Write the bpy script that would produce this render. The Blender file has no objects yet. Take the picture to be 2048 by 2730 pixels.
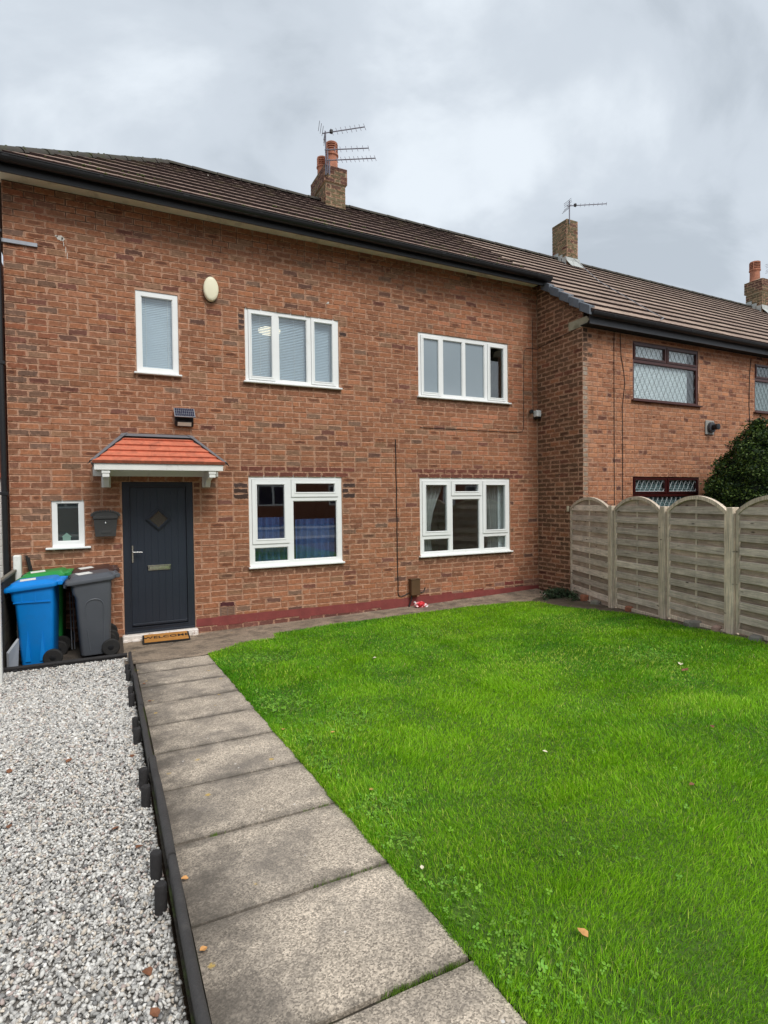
import bpy, math, random
import numpy as np
from mathutils import Vector, Matrix

R = math.radians
rng = random.Random(7)
nr = np.random.default_rng(11)
sc = bpy.context.scene
COL = sc.collection

# ---------------------------------------------------------------- camera
CAM = (-0.170, -8.346, 1.867)
YAW, PIT, ROL = 0.456, -0.0217, -0.0120
FPX = 1500.0 / 2048.0
cy_, sy_, cp_, sp_ = math.cos(YAW), math.sin(YAW), math.cos(PIT), math.sin(PIT)
F_ = Vector((sy_ * cp_, cy_ * cp_, sp_)); R0_ = Vector((cy_, -sy_, 0)); U0_ = R0_.cross(F_)
R_ = R0_ * math.cos(ROL) + U0_ * math.sin(ROL); U_ = U0_ * math.cos(ROL) - R0_ * math.sin(ROL)
cd = bpy.data.cameras.new('camera'); cam = bpy.data.objects.new('camera', cd); COL.objects.link(cam)
cd.sensor_fit = 'HORIZONTAL'; cd.sensor_width = 36.0; cd.lens = 36.0 * FPX
cd.clip_start = 0.05; cd.clip_end = 2000
M = Matrix((R_, U_, -F_)).transposed().to_4x4(); M.translation = CAM
cam.matrix_world = M
sc.camera = cam

# ---------------------------------------------------------------- sky, sun, exposure
SUN_EL, SUN_AZ = 50.0, 12.0            # from behind the camera, a little to the right
w = bpy.data.worlds.new('World'); sc.world = w; w.use_nodes = True
nt = w.node_tree; nt.nodes.clear()
def N(tree, t, **kw):
    n = tree.nodes.new(t)
    for k, v in kw.items(): setattr(n, k, v)
    return n
L = nt.links.new
out = N(nt, 'ShaderNodeOutputWorld')
sky = N(nt, 'ShaderNodeTexSky', sky_type='NISHITA', sun_disc=False, sun_elevation=R(SUN_EL), sun_rotation=R(180 - SUN_AZ), air_density=1.0, dust_density=4.0)
bgs = N(nt, 'ShaderNodeBackground'); bgs.inputs['Strength'].default_value = 0.08
L(sky.outputs[0], bgs.inputs[0])
tc = N(nt, 'ShaderNodeTexCoord')
sep = N(nt, 'ShaderNodeSeparateXYZ'); L(tc.outputs['Generated'], sep.inputs[0])
absz = N(nt, 'ShaderNodeMath', operation='ABSOLUTE'); L(sep.outputs[2], absz.inputs[0])
addz = N(nt, 'ShaderNodeMath', operation='ADD'); L(absz.outputs[0], addz.inputs[0]); addz.inputs[1].default_value = 0.42
dx = N(nt, 'ShaderNodeMath', operation='DIVIDE'); L(sep.outputs[0], dx.inputs[0]); L(addz.outputs[0], dx.inputs[1])
dy = N(nt, 'ShaderNodeMath', operation='DIVIDE'); L(sep.outputs[1], dy.inputs[0]); L(addz.outputs[0], dy.inputs[1])
comb = N(nt, 'ShaderNodeCombineXYZ'); L(dx.outputs[0], comb.inputs[0]); L(dy.outputs[0], comb.inputs[1])
mp = N(nt, 'ShaderNodeMapping'); mp.inputs['Location'].default_value = (0.55, 0.2, 0.0); mp.inputs['Scale'].default_value = (1.0, 1.25, 1.0); mp.inputs['Rotation'].default_value = (0, 0, R(25))
L(comb.outputs[0], mp.inputs[0])
n1 = N(nt, 'ShaderNodeTexNoise'); n1.inputs['Scale'].default_value = 2.4; n1.inputs['Detail'].default_value = 7; n1.inputs['Roughness'].default_value = 0.53; n1.inputs['Distortion'].default_value = 0.35
L(mp.outputs[0], n1.inputs['Vector'])
rmp = N(nt, 'ShaderNodeValToRGB'); e = rmp.color_ramp.elements
e[0].position = 0.33; e[0].color = (0.340, 0.378, 0.418, 1)
e[1].position = 0.66; e[1].color = (0.555, 0.598, 0.638, 1)
m_ = e.new(0.48); m_.color = (0.425, 0.466, 0.510, 1)
rmp.color_ramp.interpolation = 'EASE'
L(n1.outputs['Fac'], rmp.inputs[0])
bgc = N(nt, 'ShaderNodeBackground'); bgc.inputs['Strength'].default_value = 0.95
L(rmp.outputs[0], bgc.inputs[0])
mixw = N(nt, 'ShaderNodeMixShader'); mixw.inputs[0].default_value = 0.9
L(bgs.outputs[0], mixw.inputs[1]); L(bgc.outputs[0], mixw.inputs[2]); L(mixw.outputs[0], out.inputs[0])

sd = bpy.data.lights.new('sun', 'SUN'); sun = bpy.data.objects.new('sun', sd); COL.objects.link(sun)
sd.energy = 1.5; sd.angle = R(24); sd.color = (1.0, 0.97, 0.93)
el, az = R(SUN_EL), R(SUN_AZ)
to_sun = Vector((math.sin(az) * math.cos(el), -math.cos(az) * math.cos(el), math.sin(el)))
sun.rotation_euler = to_sun.to_track_quat('Z', 'Y').to_euler()
vs = sc.view_settings
vs.view_transform = 'Standard'; vs.look = 'None'; vs.exposure = 0.78; vs.gamma = 1.0; vs.use_curve_mapping = False
sc.cycles.max_bounces = 8; sc.cycles.transparent_max_bounces = 16

# ---------------------------------------------------------------- helpers
def lin(r, g, b):
    f = lambda c: (c / 255 / 12.92) if c / 255 <= 0.04045 else ((c / 255 + 0.055) / 1.055) ** 2.4
    return (f(r), f(g), f(b))
SL = 0.0565
def G(x, y):                                   # garden ground: falls towards the house, rises a little to the right
    return -SL * max(y, -9.5) * (1 if y < 0 else 0) + 0.008 * min(max(0.0, x - 0.9), 7.0)
ORG = {}
def setp(o, label=None, cat=None, group=None, kind=None):
    if label: o['label'] = label
    if cat: o['category'] = cat
    if group: o['group'] = group
    if kind: o['kind'] = kind
    return o
def empty(name, loc, label, cat, group=None, rz=0.0):
    o = bpy.data.objects.new(name, None); COL.objects.link(o)
    o.location = loc; o.rotation_euler[2] = rz; o.empty_display_size = 0.1
    ORG[o.name] = Vector(loc)
    return setp(o, label, cat, group)

class MB:
    def __init__(s): s.v = []; s.f = []; s.c = []; s.uv = []; s.col = (1, 1, 1, 0); s.fm = []
    def add(s, vs_, fs, col=None, uv=None, mi=0):
        b = len(s.v); s.v += [tuple(p) for p in vs_]; s.f += [tuple(b + i for i in f) for f in fs]
        s.c += col if isinstance(col, list) else [col or s.col] * len(vs_); s.uv += uv if uv else [(0, 0, 0)] * len(vs_); s.fm += [mi] * len(fs)
        return s
    def box(s, x0, x1, y0, y1, z0, z1, b=0.0, mi=0, col=None):
        if x0 > x1: x0, x1 = x1, x0
        if y0 > y1: y0, y1 = y1, y0
        if z0 > z1: z0, z1 = z1, z0
        if b <= 0:
            v = [(x0,y0,z0),(x1,y0,z0),(x1,y1,z0),(x0,y1,z0),(x0,y0,z1),(x1,y0,z1),(x1,y1,z1),(x0,y1,z1)]
            return s.add(v, [(0,3,2,1),(4,5,6,7),(0,1,5,4),(1,2,6,5),(2,3,7,6),(3,0,4,7)], col, mi=mi)
        b = min(b, (x1-x0)*.49, (y1-y0)*.49, (z1-z0)*.49)
        v = []; idx = {}
        for ix, X in enumerate((x0, x1)):
            for iy, Y in enumerate((y0, y1)):
                for iz, Z in enumerate((z0, z1)):
                    sx, sy, sz = (1-2*ix)*b, (1-2*iy)*b, (1-2*iz)*b
                    idx[ix,iy,iz] = len(v)
                    v += [(X, Y+sy, Z+sz), (X+sx, Y, Z+sz), (X+sx, Y+sy, Z)]
        f = []
        I = lambda a, k: idx[a] + k
        f.append([I((0,0,0),0),I((0,0,1),0),I((0,1,1),0),I((0,1,0),0)]); f.append([I((1,0,0),0),I((1,1,0),0),I((1,1,1),0),I((1,0,1),0)])
        f.append([I((0,0,0),1),I((1,0,0),1),I((1,0,1),1),I((0,0,1),1)]); f.append([I((0,1,0),1),I((0,1,1),1),I((1,1,1),1),I((1,1,0),1)])
        f.append([I((0,0,0),2),I((0,1,0),2),I((1,1,0),2),I((1,0,0),2)]); f.append([I((0,0,1),2),I((1,0,1),2),I((1,1,1),2),I((0,1,1),2)])
        for a in (0, 1):
            for c in (0, 1):
                f.append([I((a,c,0),0),I((a,c,1),0),I((a,c,1),1),I((a,c,0),1)])
                f.append([I((a,0,c),0),I((a,1,c),0),I((a,1,c),2),I((a,0,c),2)])
                f.append([I((0,a,c),1),I((1,a,c),1),I((1,a,c),2),I((0,a,c),2)])
        for a in idx: f.append([I(a,0),I(a,1),I(a,2)])
        cx, cy, cz = (x0+x1)/2, (y0+y1)/2, (z0+z1)/2
        ff = []
        for q in f:                            # orient outwards
            p = [Vector(v[i]) for i in q]; n = (p[1]-p[0]).cross(p[2]-p[0])
            ctr = sum(p, Vector())/len(p) - Vector((cx,cy,cz))
            ff.append(q if n.dot(ctr) > 0 else q[::-1])
        return s.add(v, ff, col, mi=mi)
    def obb(s, o, ux, uy, uz, b=0.0, mi=0, col=None):   # box from corner o with edge vectors
        t = MB(); lx, ly, lz = Vector(ux).length, Vector(uy).length, Vector(uz).length
        t.box(0, lx, 0, ly, 0, lz, b)
        a, bb, c = Vector(ux)/lx, Vector(uy)/ly, Vector(uz)/lz
        fl = a.cross(bb).dot(c) < 0
        s.add([Vector(o)+a*p[0]+bb*p[1]+c*p[2] for p in t.v], [f[::-1] if fl else f for f in t.f], col, mi=mi); return s
    def tube(s, path, r, n=8, cap=True, mi=0, col=None):
        P = [Vector(p) for p in path]; rs = r if isinstance(r, (list, tuple)) else [r]*len(P)
        vs_ = []; fs = []; up = None
        for i, p in enumerate(P):
            t = (P[min(i+1, len(P)-1)] - P[max(i-1, 0)]).normalized()
            if up is None:
                up = Vector((0,0,1)) if abs(t.z) < .9 else Vector((1,0,0))
            a = t.cross(up).normalized(); up = a.cross(t).normalized()
            for k in range(n):
                an = 2*math.pi*k/n; vs_.append(p + (a*math.cos(an) + up*math.sin(an))*rs[i])
        for i in range(len(P)-1):
            for k in range(n):
                k2 = (k+1) % n; fs.append((i*n+k, i*n+k2, (i+1)*n+k2, (i+1)*n+k))
        if cap: fs.append(tuple(range(n))[::-1]); fs.append(tuple((len(P)-1)*n+k for k in range(n)))
        return s.add(vs_, fs, col, mi=mi)
    def lathe(s, c, prof, n=20, axis='z', mi=0):
        vs_ = []; fs = []
        for r, h in prof:
            for k in range(n):
                a = 2*math.pi*k/n; x, y = r*math.cos(a), r*math.sin(a)
                p = (x, y, h) if axis == 'z' else ((h, x, y) if axis == 'x' else (x, h, y))
                vs_.append((c[0]+p[0], c[1]+p[1], c[2]+p[2]))
        for i in range(len(prof)-1):
            for k in range(n):
                k2 = (k+1) % n; q = (i*n+k, i*n+k2, (i+1)*n+k2, (i+1)*n+k)
                fs.append(q if axis != 'y' else q[::-1])
        a, b = tuple(range(n))[::-1], tuple((len(prof)-1)*n+k for k in range(n))
        fs += [a, b] if axis != 'y' else [a[::-1], b[::-1]]
        return s.add(vs_, fs, mi=mi)
    def loft(s, rings, mi=0, cap=True):
        n = len(rings[0]); vs_ = [p for r in rings for p in r]; fs = []
        for i in range(len(rings)-1):
            for k in range(n):
                k2 = (k+1) % n; fs.append((i*n+k, i*n+k2, (i+1)*n+k2, (i+1)*n+k))
        if cap: fs.append(tuple(range(n))[::-1]); fs.append(tuple((len(rings)-1)*n+k for k in range(n)))
        return s.add(vs_, fs, mi=mi)
    def prism(s, poly, y0, y1, mi=0):          # poly in (x,z), extruded along y
        n = len(poly); A = [(x, y0, z) for x, z in poly]; B = [(x, y1, z) for x, z in poly]
        ar = sum(poly[i][0]*poly[(i+1)%n][1]-poly[(i+1)%n][0]*poly[i][1] for i in range(n))
        fs = [tuple(range(n)), tuple(range(n, 2*n))[::-1]] + [(i, n+i, n+(i+1)%n, (i+1)%n) for i in range(n)]
        if ar < 0: fs = [f[::-1] for f in fs]
        return s.add(A+B, fs, mi=mi)
    def plate(s, x0, x1, z0, z1, holes, y0, y1, mi=0):   # sheet in xz with rectangular holes, front y0, back y1
        xs = sorted({x0, x1, *[min(max(h[0], x0), x1) for h in holes], *[min(max(h[1], x0), x1) for h in holes]})
        zs = sorted({z0, z1, *[min(max(h[2], z0), z1) for h in holes], *[min(max(h[3], z0), z1) for h in holes]})
        nx, nz = len(xs)-1, len(zs)-1
        sol = [[not any(h[0]-1e-6 <= (xs[i]+xs[i+1])/2 <= h[1]+1e-6 and h[2]-1e-6 <= (zs[j]+zs[j+1])/2 <= h[3]+1e-6 for h in holes) for j in range(nz)] for i in range(nx)]
        vid = {}; vs_ = []; fs = []
        def V(i, j, k):
            if (i,j,k) not in vid: vid[i,j,k] = len(vs_); vs_.append((xs[i], (y0,y1)[k], zs[j]))
            return vid[i,j,k]
        S = lambda i, j: 0 <= i < nx and 0 <= j < nz and sol[i][j]
        for i in range(nx):
            for j in range(nz):
                if not sol[i][j]: continue
                fs.append((V(i,j,0),V(i+1,j,0),V(i+1,j+1,0),V(i,j+1,0))); fs.append((V(i,j,1),V(i,j+1,1),V(i+1,j+1,1),V(i+1,j,1)))
                if not S(i-1,j): fs.append((V(i,j,0),V(i,j+1,0),V(i,j+1,1),V(i,j,1)))
                if not S(i+1,j): fs.append((V(i+1,j,0),V(i+1,j,1),V(i+1,j+1,1),V(i+1,j+1,0)))
                if not S(i,j-1): fs.append((V(i,j,0),V(i,j,1),V(i+1,j,1),V(i+1,j,0)))
                if not S(i,j+1): fs.append((V(i,j+1,0),V(i+1,j+1,0),V(i+1,j+1,1),V(i,j+1,1)))
        return s.add(vs_, fs, mi=mi)
    def build(s, name, mat, parent=None, smooth=None, attr=False, org=None, local=False, label=None, cat=None, group=None, kind=None):
        if parent is not None: O = Vector((0,0,0)) if local else ORG[parent.name]
        else: O = Vector(org) if org is not None else Vector((0,0,0))
        me = bpy.data.meshes.new(name)
        me.from_pydata([(p[0]-O.x, p[1]-O.y, p[2]-O.z) for p in s.v], [], s.f)
        for m in (mat if isinstance(mat, (list, tuple)) else [mat]): me.materials.append(m)
        if any(s.fm): me.polygons.foreach_set('material_index', s.fm)
        if attr:
            a = me.attributes.new('Col', 'FLOAT_COLOR', 'POINT'); a.data.foreach_set('color', np.array(s.c, dtype=np.float32).ravel())
            a = me.attributes.new('buv', 'FLOAT_VECTOR', 'POINT'); a.data.foreach_set('vector', np.array(s.uv, dtype=np.float32).ravel())
        if smooth is not None:
            me.polygons.foreach_set('use_smooth', [True]*len(me.polygons)); me.set_sharp_from_angle(angle=R(smooth))
        me.update()
        o = bpy.data.objects.new(name, me); COL.objects.link(o)
        if parent is not None: o.parent = parent; ORG[o.name] = ORG[parent.name]
        else: o.location = O; ORG[o.name] = O
        return setp(o, label, cat, group, kind)

def raw_mesh(name, V, faces_n, idx, mat, col=None, parent=None, kind=None, label=None, cat=None):
    """fast mesh from numpy: V (n,3), idx flat loop indices, faces_n loops per face"""
    me = bpy.data.meshes.new(name)
    me.vertices.add(len(V)); me.vertices.foreach_set('co', np.asarray(V, np.float32).ravel())
    me.loops.add(len(idx)); me.loops.foreach_set('vertex_index', np.asarray(idx, np.int32))
    st = np.concatenate([[0], np.cumsum(faces_n)[:-1]])
    me.polygons.add(len(faces_n)); me.polygons.foreach_set('loop_start', st.astype(np.int32))
    me.update(calc_edges=True)
    if col is not None:
        a = me.attributes.new('Col', 'FLOAT_COLOR', 'POINT'); a.data.foreach_set('color', np.asarray(col, np.float32).ravel())
    me.materials.append(mat)
    o = bpy.data.objects.new(name, me); COL.objects.link(o)
    if parent is not None: o.parent = parent
    return setp(o, label, cat, None, kind)

# ---------------------------------------------------------------- materials
def newmat(name):
    m = bpy.data.materials.new(name); m.use_nodes = True; t = m.node_tree; t.nodes.clear()
    o = N(t, 'ShaderNodeOutputMaterial'); p = N(t, 'ShaderNodeBsdfPrincipled'); t.links.new(p.outputs[0], o.inputs[0])
    return m, t, p
def noise(t, scale, detail=4, rough=0.55, vec=None, dist=0.0, mscale=None, loc=(0,0,0), rot=(0,0,0)):
    n = N(t, 'ShaderNodeTexNoise'); n.inputs['Scale'].default_value = scale; n.inputs['Detail'].default_value = detail
    n.inputs['Roughness'].default_value = rough; n.inputs['Distortion'].default_value = dist
    if vec is None:
        g = N(t, 'ShaderNodeNewGeometry'); vec = g.outputs['Position']
    if mscale or any(loc):
        mpn = N(t, 'ShaderNodeMapping'); mpn.inputs['Scale'].default_value = mscale or (1,1,1); mpn.inputs['Location'].default_value = loc; mpn.inputs['Rotation'].default_value = rot
        t.links.new(vec, mpn.inputs[0]); vec = mpn.outputs[0]
    t.links.new(vec, n.inputs['Vector']); return n.outputs['Fac']
def rng_map(t, v, a, b, c, d):
    m = N(t, 'ShaderNodeMapRange'); m.inputs[1].default_value = a; m.inputs[2].default_value = b; m.inputs[3].default_value = c; m.inputs[4].default_value = d
    t.links.new(v, m.inputs[0]); return m.outputs[0]
def mulcol(t, col, fac):
    m = N(t, 'ShaderNodeVectorMath', operation='SCALE'); t.links.new(col, m.inputs[0]); t.links.new(fac, m.inputs['Scale']); return m.outputs[0]
def mix(t, a, b, fac):
    m = N(t, 'ShaderNodeMix', data_type='RGBA')
    for s_, v in ((6, a), (7, b)):
        if isinstance(v, tuple): m.inputs[s_].default_value = (*v, 1) if len(v) == 3 else v
        else: t.links.new(v, m.inputs[s_])
    if isinstance(fac, float): m.inputs[0].default_value = fac
    else: t.links.new(fac, m.inputs[0])
    return m.outputs[2]
def bump(t, p, h, strength=0.3, dist=0.01):
    b = N(t, 'ShaderNodeBump'); b.inputs['Strength'].default_value = strength; b.inputs['Distance'].default_value = dist
    t.links.new(h, b.inputs['Height']); t.links.new(b.outputs[0], p.inputs['Normal'])
def rgb(t, c):
    n = N(t, 'ShaderNodeRGB'); n.outputs[0].default_value = (*c, 1); return n.outputs[0]
def attr(t, name='Col'):
    return N(t, 'ShaderNodeAttribute', attribute_name=name)
def plain(name, c, rough=0.6, vary=0.12, scale=6, fine=None, bstr=0.0, bscale=120, metal=0.0, spec=0.5, dirt=None, dirt_scale=3, dirt_lo=.55, dirt_hi=.75, use_attr=False, coat=0.0):
    m, t, p = newmat(name)
    base = attr(t).outputs['Color'] if use_attr else rgb(t, c)
    f = rng_map(t, noise(t, scale), 0.3, 0.7, 1-vary, 1+vary)
    col = mulcol(t, base, f)
    if fine: col = mulcol(t, col, rng_map(t, noise(t, fine[0], 3), 0.25, 0.75, 1-fine[1], 1+fine[1]))
    if dirt: col = mix(t, col, dirt, rng_map(t, noise(t, dirt_scale, 6, 0.65, loc=(3.1,1.7,0.4)), dirt_lo, dirt_hi, 0, 0.85))
    t.links.new(col, p.inputs['Base Color'])
    p.inputs['Roughness'].default_value = rough; p.inputs['Metallic'].default_value = metal; p.inputs['Specular IOR Level'].default_value = spec
    p.inputs['Coat Weight'].default_value = coat
    if bstr: bump(t, p, noise(t, bscale, 5), bstr)
    return m

# brick: colour per brick from the mesh, kiln smear in the middle of some, fine mottling
def brick_mat(name, gain=1.0, smearc=lin(192, 152, 126)):
    m, t, p = newmat(name)
    a = attr(t); uv = attr(t, 'buv')
    col = a.outputs['Color']
    col = mulcol(t, col, rng_map(t, noise(t, 26, 5, 0.7), 0.25, 0.75, 0.62*gain, 1.34*gain))
    col = mulcol(t, col, rng_map(t, noise(t, 150, 3, 0.6), 0.25, 0.75, 0.82, 1.18))
    col = mulcol(t, col, rng_map(t, noise(t, 0.8, 6, 0.65), 0.3, 0.7, 0.80, 1.16))
    # vertical streaking of hand-struck faces
    col = mulcol(t, col, rng_map(t, noise(t, 1.0, 3, 0.6, mscale=(45, 45, 4)), 0.3, 0.7, 0.90, 1.10))
    sx = N(t, 'ShaderNodeSeparateXYZ'); t.links.new(uv.outputs['Vector'], sx.inputs[0])
    def cen(o, k):
        s1 = N(t, 'ShaderNodeMath', operation='SUBTRACT'); t.links.new(o, s1.inputs[0]); s1.inputs[1].default_value = 0.5
        s2 = N(t, 'ShaderNodeMath', operation='MULTIPLY'); t.links.new(s1.outputs[0], s2.inputs[0]); s2.inputs[1].default_value = k
        s3 = N(t, 'ShaderNodeMath', operation='POWER'); s4 = N(t, 'ShaderNodeMath', operation='ABSOLUTE'); t.links.new(s2.outputs[0], s4.inputs[0]); t.links.new(s4.outputs[0], s3.inputs[0]); s3.inputs[1].default_value = 2.0
        return s3.outputs[0]
    sm = N(t, 'ShaderNodeMath', operation='ADD'); t.links.new(cen(sx.outputs[0], 2.5), sm.inputs[0]); t.links.new(cen(sx.outputs[1], 2.9), sm.inputs[1])
    s5 = N(t, 'ShaderNodeMath', operation='ADD'); t.links.new(sm.outputs[0], s5.inputs[0]); t.links.new(rng_map(t, noise(t, 22, 3), 0.3, 0.7, -0.55, 0.55), s5.inputs[1])
    k = rng_map(t, s5.outputs[0], 0.55, 1.15, 1, 0)
    k2 = N(t, 'ShaderNodeMath', operation='MULTIPLY'); t.links.new(k, k2.inputs[0]); t.links.new(a.outputs['Alpha'], k2.inputs[1])
    col = mix(t, col, lin(74, 43, 36), k2.outputs[0])
    # mortar smeared over the brick edges
    def edge(o):
        m1 = N(t, 'ShaderNodeMath', operation='SUBTRACT'); m1.inputs[0].default_value = 1.0; t.links.new(o, m1.inputs[1])
        m2 = N(t, 'ShaderNodeMath', operation='MINIMUM'); t.links.new(o, m2.inputs[0]); t.links.new(m1.outputs[0], m2.inputs[1]); return m2.outputs[0]
    eu = N(t, 'ShaderNodeMath', operation='MULTIPLY'); t.links.new(edge(sx.outputs[0]), eu.inputs[0]); eu.inputs[1].default_value = 2.8
    em = N(t, 'ShaderNodeMath', operation='MINIMUM'); t.links.new(eu.outputs[0], em.inputs[0]); t.links.new(edge(sx.outputs[1]), em.inputs[1])
    ed_ = N(t, 'ShaderNodeMath', operation='SUBTRACT'); t.links.new(rng_map(t, noise(t, 13, 5, .7, loc=(2, 8, 3)), .42, .75, 0, .34), ed_.inputs[0]); t.links.new(em.outputs[0], ed_.inputs[1])
    col = mix(t, col, smearc, rng_map(t, ed_.outputs[0], 0.0, 0.07, 0, .75))
    # pale lime bloom and spots
    col = mix(t, col, lin(176, 150, 130), rng_map(t, noise(t, 7, 6, 0.7, loc=(5,2,9)), 0.64, 0.74, 0, 0.6))
    # darker damp streaking
    col = mix(t, col, lin(78, 62, 50), rng_map(t, noise(t, 1.0, 5, 0.65, mscale=(1.6, 1.6, 0.5), loc=(1.3, 0, 7.7)), 0.58, 0.8, 0, 0.45))
    t.links.new(col, p.inputs['Base Color']); p.inputs['Roughness'].default_value = 0.9; p.inputs['Specular IOR Level'].default_value = 0.25
    bump(t, p, noise(t, 190, 6, 0.7), 0.5, 0.006)
    return m
M_brick = brick_mat('brick_face', 1.0)
def mortar_mat(name, c1, c2, dark):
    m, t, p = newmat(name)
    col = mix(t, c1, c2, rng_map(t, noise(t, 2.2, 6, 0.7), 0.35, 0.7, 0, 1))
    col = mulcol(t, col, rng_map(t, noise(t, 70, 4), 0.25, 0.75, 0.75, 1.2))
    g = N(t, 'ShaderNodeNewGeometry'); sz = N(t, 'ShaderNodeSeparateXYZ'); t.links.new(g.outputs['Position'], sz.inputs[0])
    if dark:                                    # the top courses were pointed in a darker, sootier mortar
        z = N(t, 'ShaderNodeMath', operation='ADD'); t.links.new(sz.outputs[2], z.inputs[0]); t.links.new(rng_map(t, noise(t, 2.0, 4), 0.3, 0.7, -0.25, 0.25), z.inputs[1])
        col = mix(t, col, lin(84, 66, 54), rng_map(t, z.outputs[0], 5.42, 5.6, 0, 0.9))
    t.links.new(col, p.inputs['Base Color']); p.inputs['Roughness'].default_value = 0.95; p.inputs['Specular IOR Level'].default_value = 0.2
    bump(t, p, noise(t, 160, 4), 0.4, 0.004); return m
M_mortar = mortar_mat('mortar', lin(204, 162, 136), lin(156, 120, 98), True)
M_mortar2 = mortar_mat('mortar_pale', lin(204, 162, 136), lin(166, 128, 104), False)
M_mortar3 = mortar_mat('mortar_chimney', lin(190, 176, 150), lin(150, 140, 112), False)
M_upvc = plain('white_upvc', lin(236, 238, 236), 0.32, 0.03, 3, dirt=lin(200, 198, 186), dirt_scale=5, dirt_lo=.62, dirt_hi=.9)
M_cream = plain('cream_plastic', lin(232, 226, 196), 0.45, 0.04, 5)
M_wpaint = plain('white_paint', lin(228, 228, 222), 0.55, 0.05, 5, dirt=lin(150, 142, 126), dirt_scale=6, dirt_lo=.6, dirt_hi=.85, bstr=.15)
M_step = plain('chipped_white_step', lin(226, 218, 210), 0.8, 0.08, 9, dirt=lin(150, 120, 104), dirt_scale=14, dirt_lo=.56, dirt_hi=.68, bstr=.5, bscale=60)
M_soffit = plain('soffit_paint', lin(232, 228, 208), 0.6, 0.08, 4, dirt=lin(120, 112, 90), dirt_scale=3, dirt_lo=.52, dirt_hi=.8)
M_black = plain('black_gutter', lin(22, 23, 25), 0.45, 0.15, 4, dirt=lin(38, 37, 36), dirt_scale=8, dirt_lo=.55, dirt_hi=.8)
M_grey_plastic = plain('grey_fascia', lin(60, 62, 66), 0.5, 0.1, 4)
M_verge = plain('verge_cap', lin(100, 106, 114), 0.6, 0.15, 8, dirt=lin(110, 110, 108), dirt_scale=10, dirt_lo=.55, dirt_hi=.8)
M_door = plain('door_anthracite', lin(36, 43, 54), 0.38, 0.06, 3, fine=(90, 0.05), bstr=.12, bscale=200)
M_dframe = plain('door_frame', lin(38, 44, 54), 0.32, 0.05, 3)
M_chrome = plain('brushed_chrome', (0.72, 0.72, 0.70), 0.22, 0.04, 10, metal=1.0)
M_brown = plain('brown_upvc', lin(74, 38, 32), 0.35, 0.12, 5)
M_mahog = plain('mahogany_upvc', lin(60, 22, 20), 0.32, 0.12, 5)
M_lead = plain('lead_came', lin(86, 92, 96), 0.5, 0.1, 12, metal=0.3)
M_leadlight = plain('white_came', lin(196, 202, 202), 0.5, 0.06, 12)
M_flash = plain('lead_flashing', lin(108, 108, 112), 0.62, 0.12, 7, bstr=.2, bscale=30)
M_flash2 = plain('pale_flashing', lin(176, 180, 176), 0.7, 0.15, 9, bstr=.3, bscale=30)
M_orange = plain('orange_tile', lin(200, 114, 86), 0.9, 0.16, 14, fine=(120, 0.14), dirt=lin(128, 78, 64), dirt_scale=7, dirt_lo=.5, dirt_hi=.8, bstr=.35, bscale=90)
M_pot = plain('terracotta', lin(178, 118, 92), 0.85, 0.2, 9, dirt=lin(92, 64, 54), dirt_scale=6, dirt_lo=.5, dirt_hi=.75, bstr=.3)
M_dark = plain('dark_void', lin(20, 19, 19), 0.95, 0.1)
M_alu = plain('weathered_aluminium', lin(112, 110, 120), 0.5, 0.12, 12, metal=0.4)
M_cable = plain('black_cable', lin(28, 26, 26), 0.6, 0.1)
M_stone = plain('stone_corbel', lin(160, 154, 132), 0.9, 0.15, 9, dirt=lin(110, 104, 80), bstr=.4, bscale=60)
M_postbox = plain('postbox_iron', lin(58, 58, 57), 0.5, 0.12, 9, fine=(200, .1), bstr=.2, bscale=260)
M_steel = plain('galvanised_steel', lin(150, 154, 160), 0.45, 0.12, 12, metal=0.5)
M_solar = plain('solar_cell', lin(34, 40, 62), 0.18, 0.1, 20)
M_lampglass = plain('led_panel', lin(208, 204, 190), 0.35, 0.05)
M_meter = plain('meter_box_brown', lin(92, 68, 46), 0.5, 0.12, 7)
M_room = plain('room_wall', lin(176, 170, 162), 0.9, 0.08)
M_blind = plain('venetian_slat', lin(190, 206, 220), 0.5, 0.04)
M_blind2 = plain('ribbed_net', lin(234, 240, 242), 0.8, 0.04)
M_curtain = plain('net_curtain', lin(178, 180, 178), 0.9, 0.1, bstr=.2)
M_bluecur = plain('blue_curtain', lin(66, 98, 152), 0.85, 0.15, 9)
M_red = plain('plinth_red', lin(128, 60, 56), 0.8, 0.16, 7, dirt=lin(150, 112, 96), dirt_scale=13, dirt_lo=.6, dirt_hi=.78, bstr=.4, bscale=90)
M_coir = plain('coir', lin(190, 132, 62), 0.95, 0.12, 20, fine=(300, .25), bstr=.8, bscale=420)
M_rubber = plain('black_rubber', lin(30, 29, 28), 0.8, 0.1, 12, dirt=lin(60, 56, 50), dirt_scale=14)
M_inner = plain('flue_grey', lin(150, 148, 142), 0.6, 0.1)
def plastic(name, c): return plain(name, c, 0.42, 0.05, 4, fine=(260, .05), dirt=tuple(min(1, x*.72+.012) for x in c), dirt_scale=4, dirt_lo=.55, dirt_hi=.85, bstr=.06, bscale=300)
M_bblue = plastic('bin_blue', lin(0, 128, 212)); M_bgrey = plastic('bin_grey', lin(82, 86, 92))
M_bgreen = plastic('bin_green', lin(40, 140, 66)); M_bbrown = plastic('bin_brown', lin(70, 46, 40))
M_sticker = plain('paper_sticker', lin(232, 232, 226), 0.6, 0.05, dirt=lin(170, 170, 165), dirt_scale=22, dirt_lo=.55, dirt_hi=.7)

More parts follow.
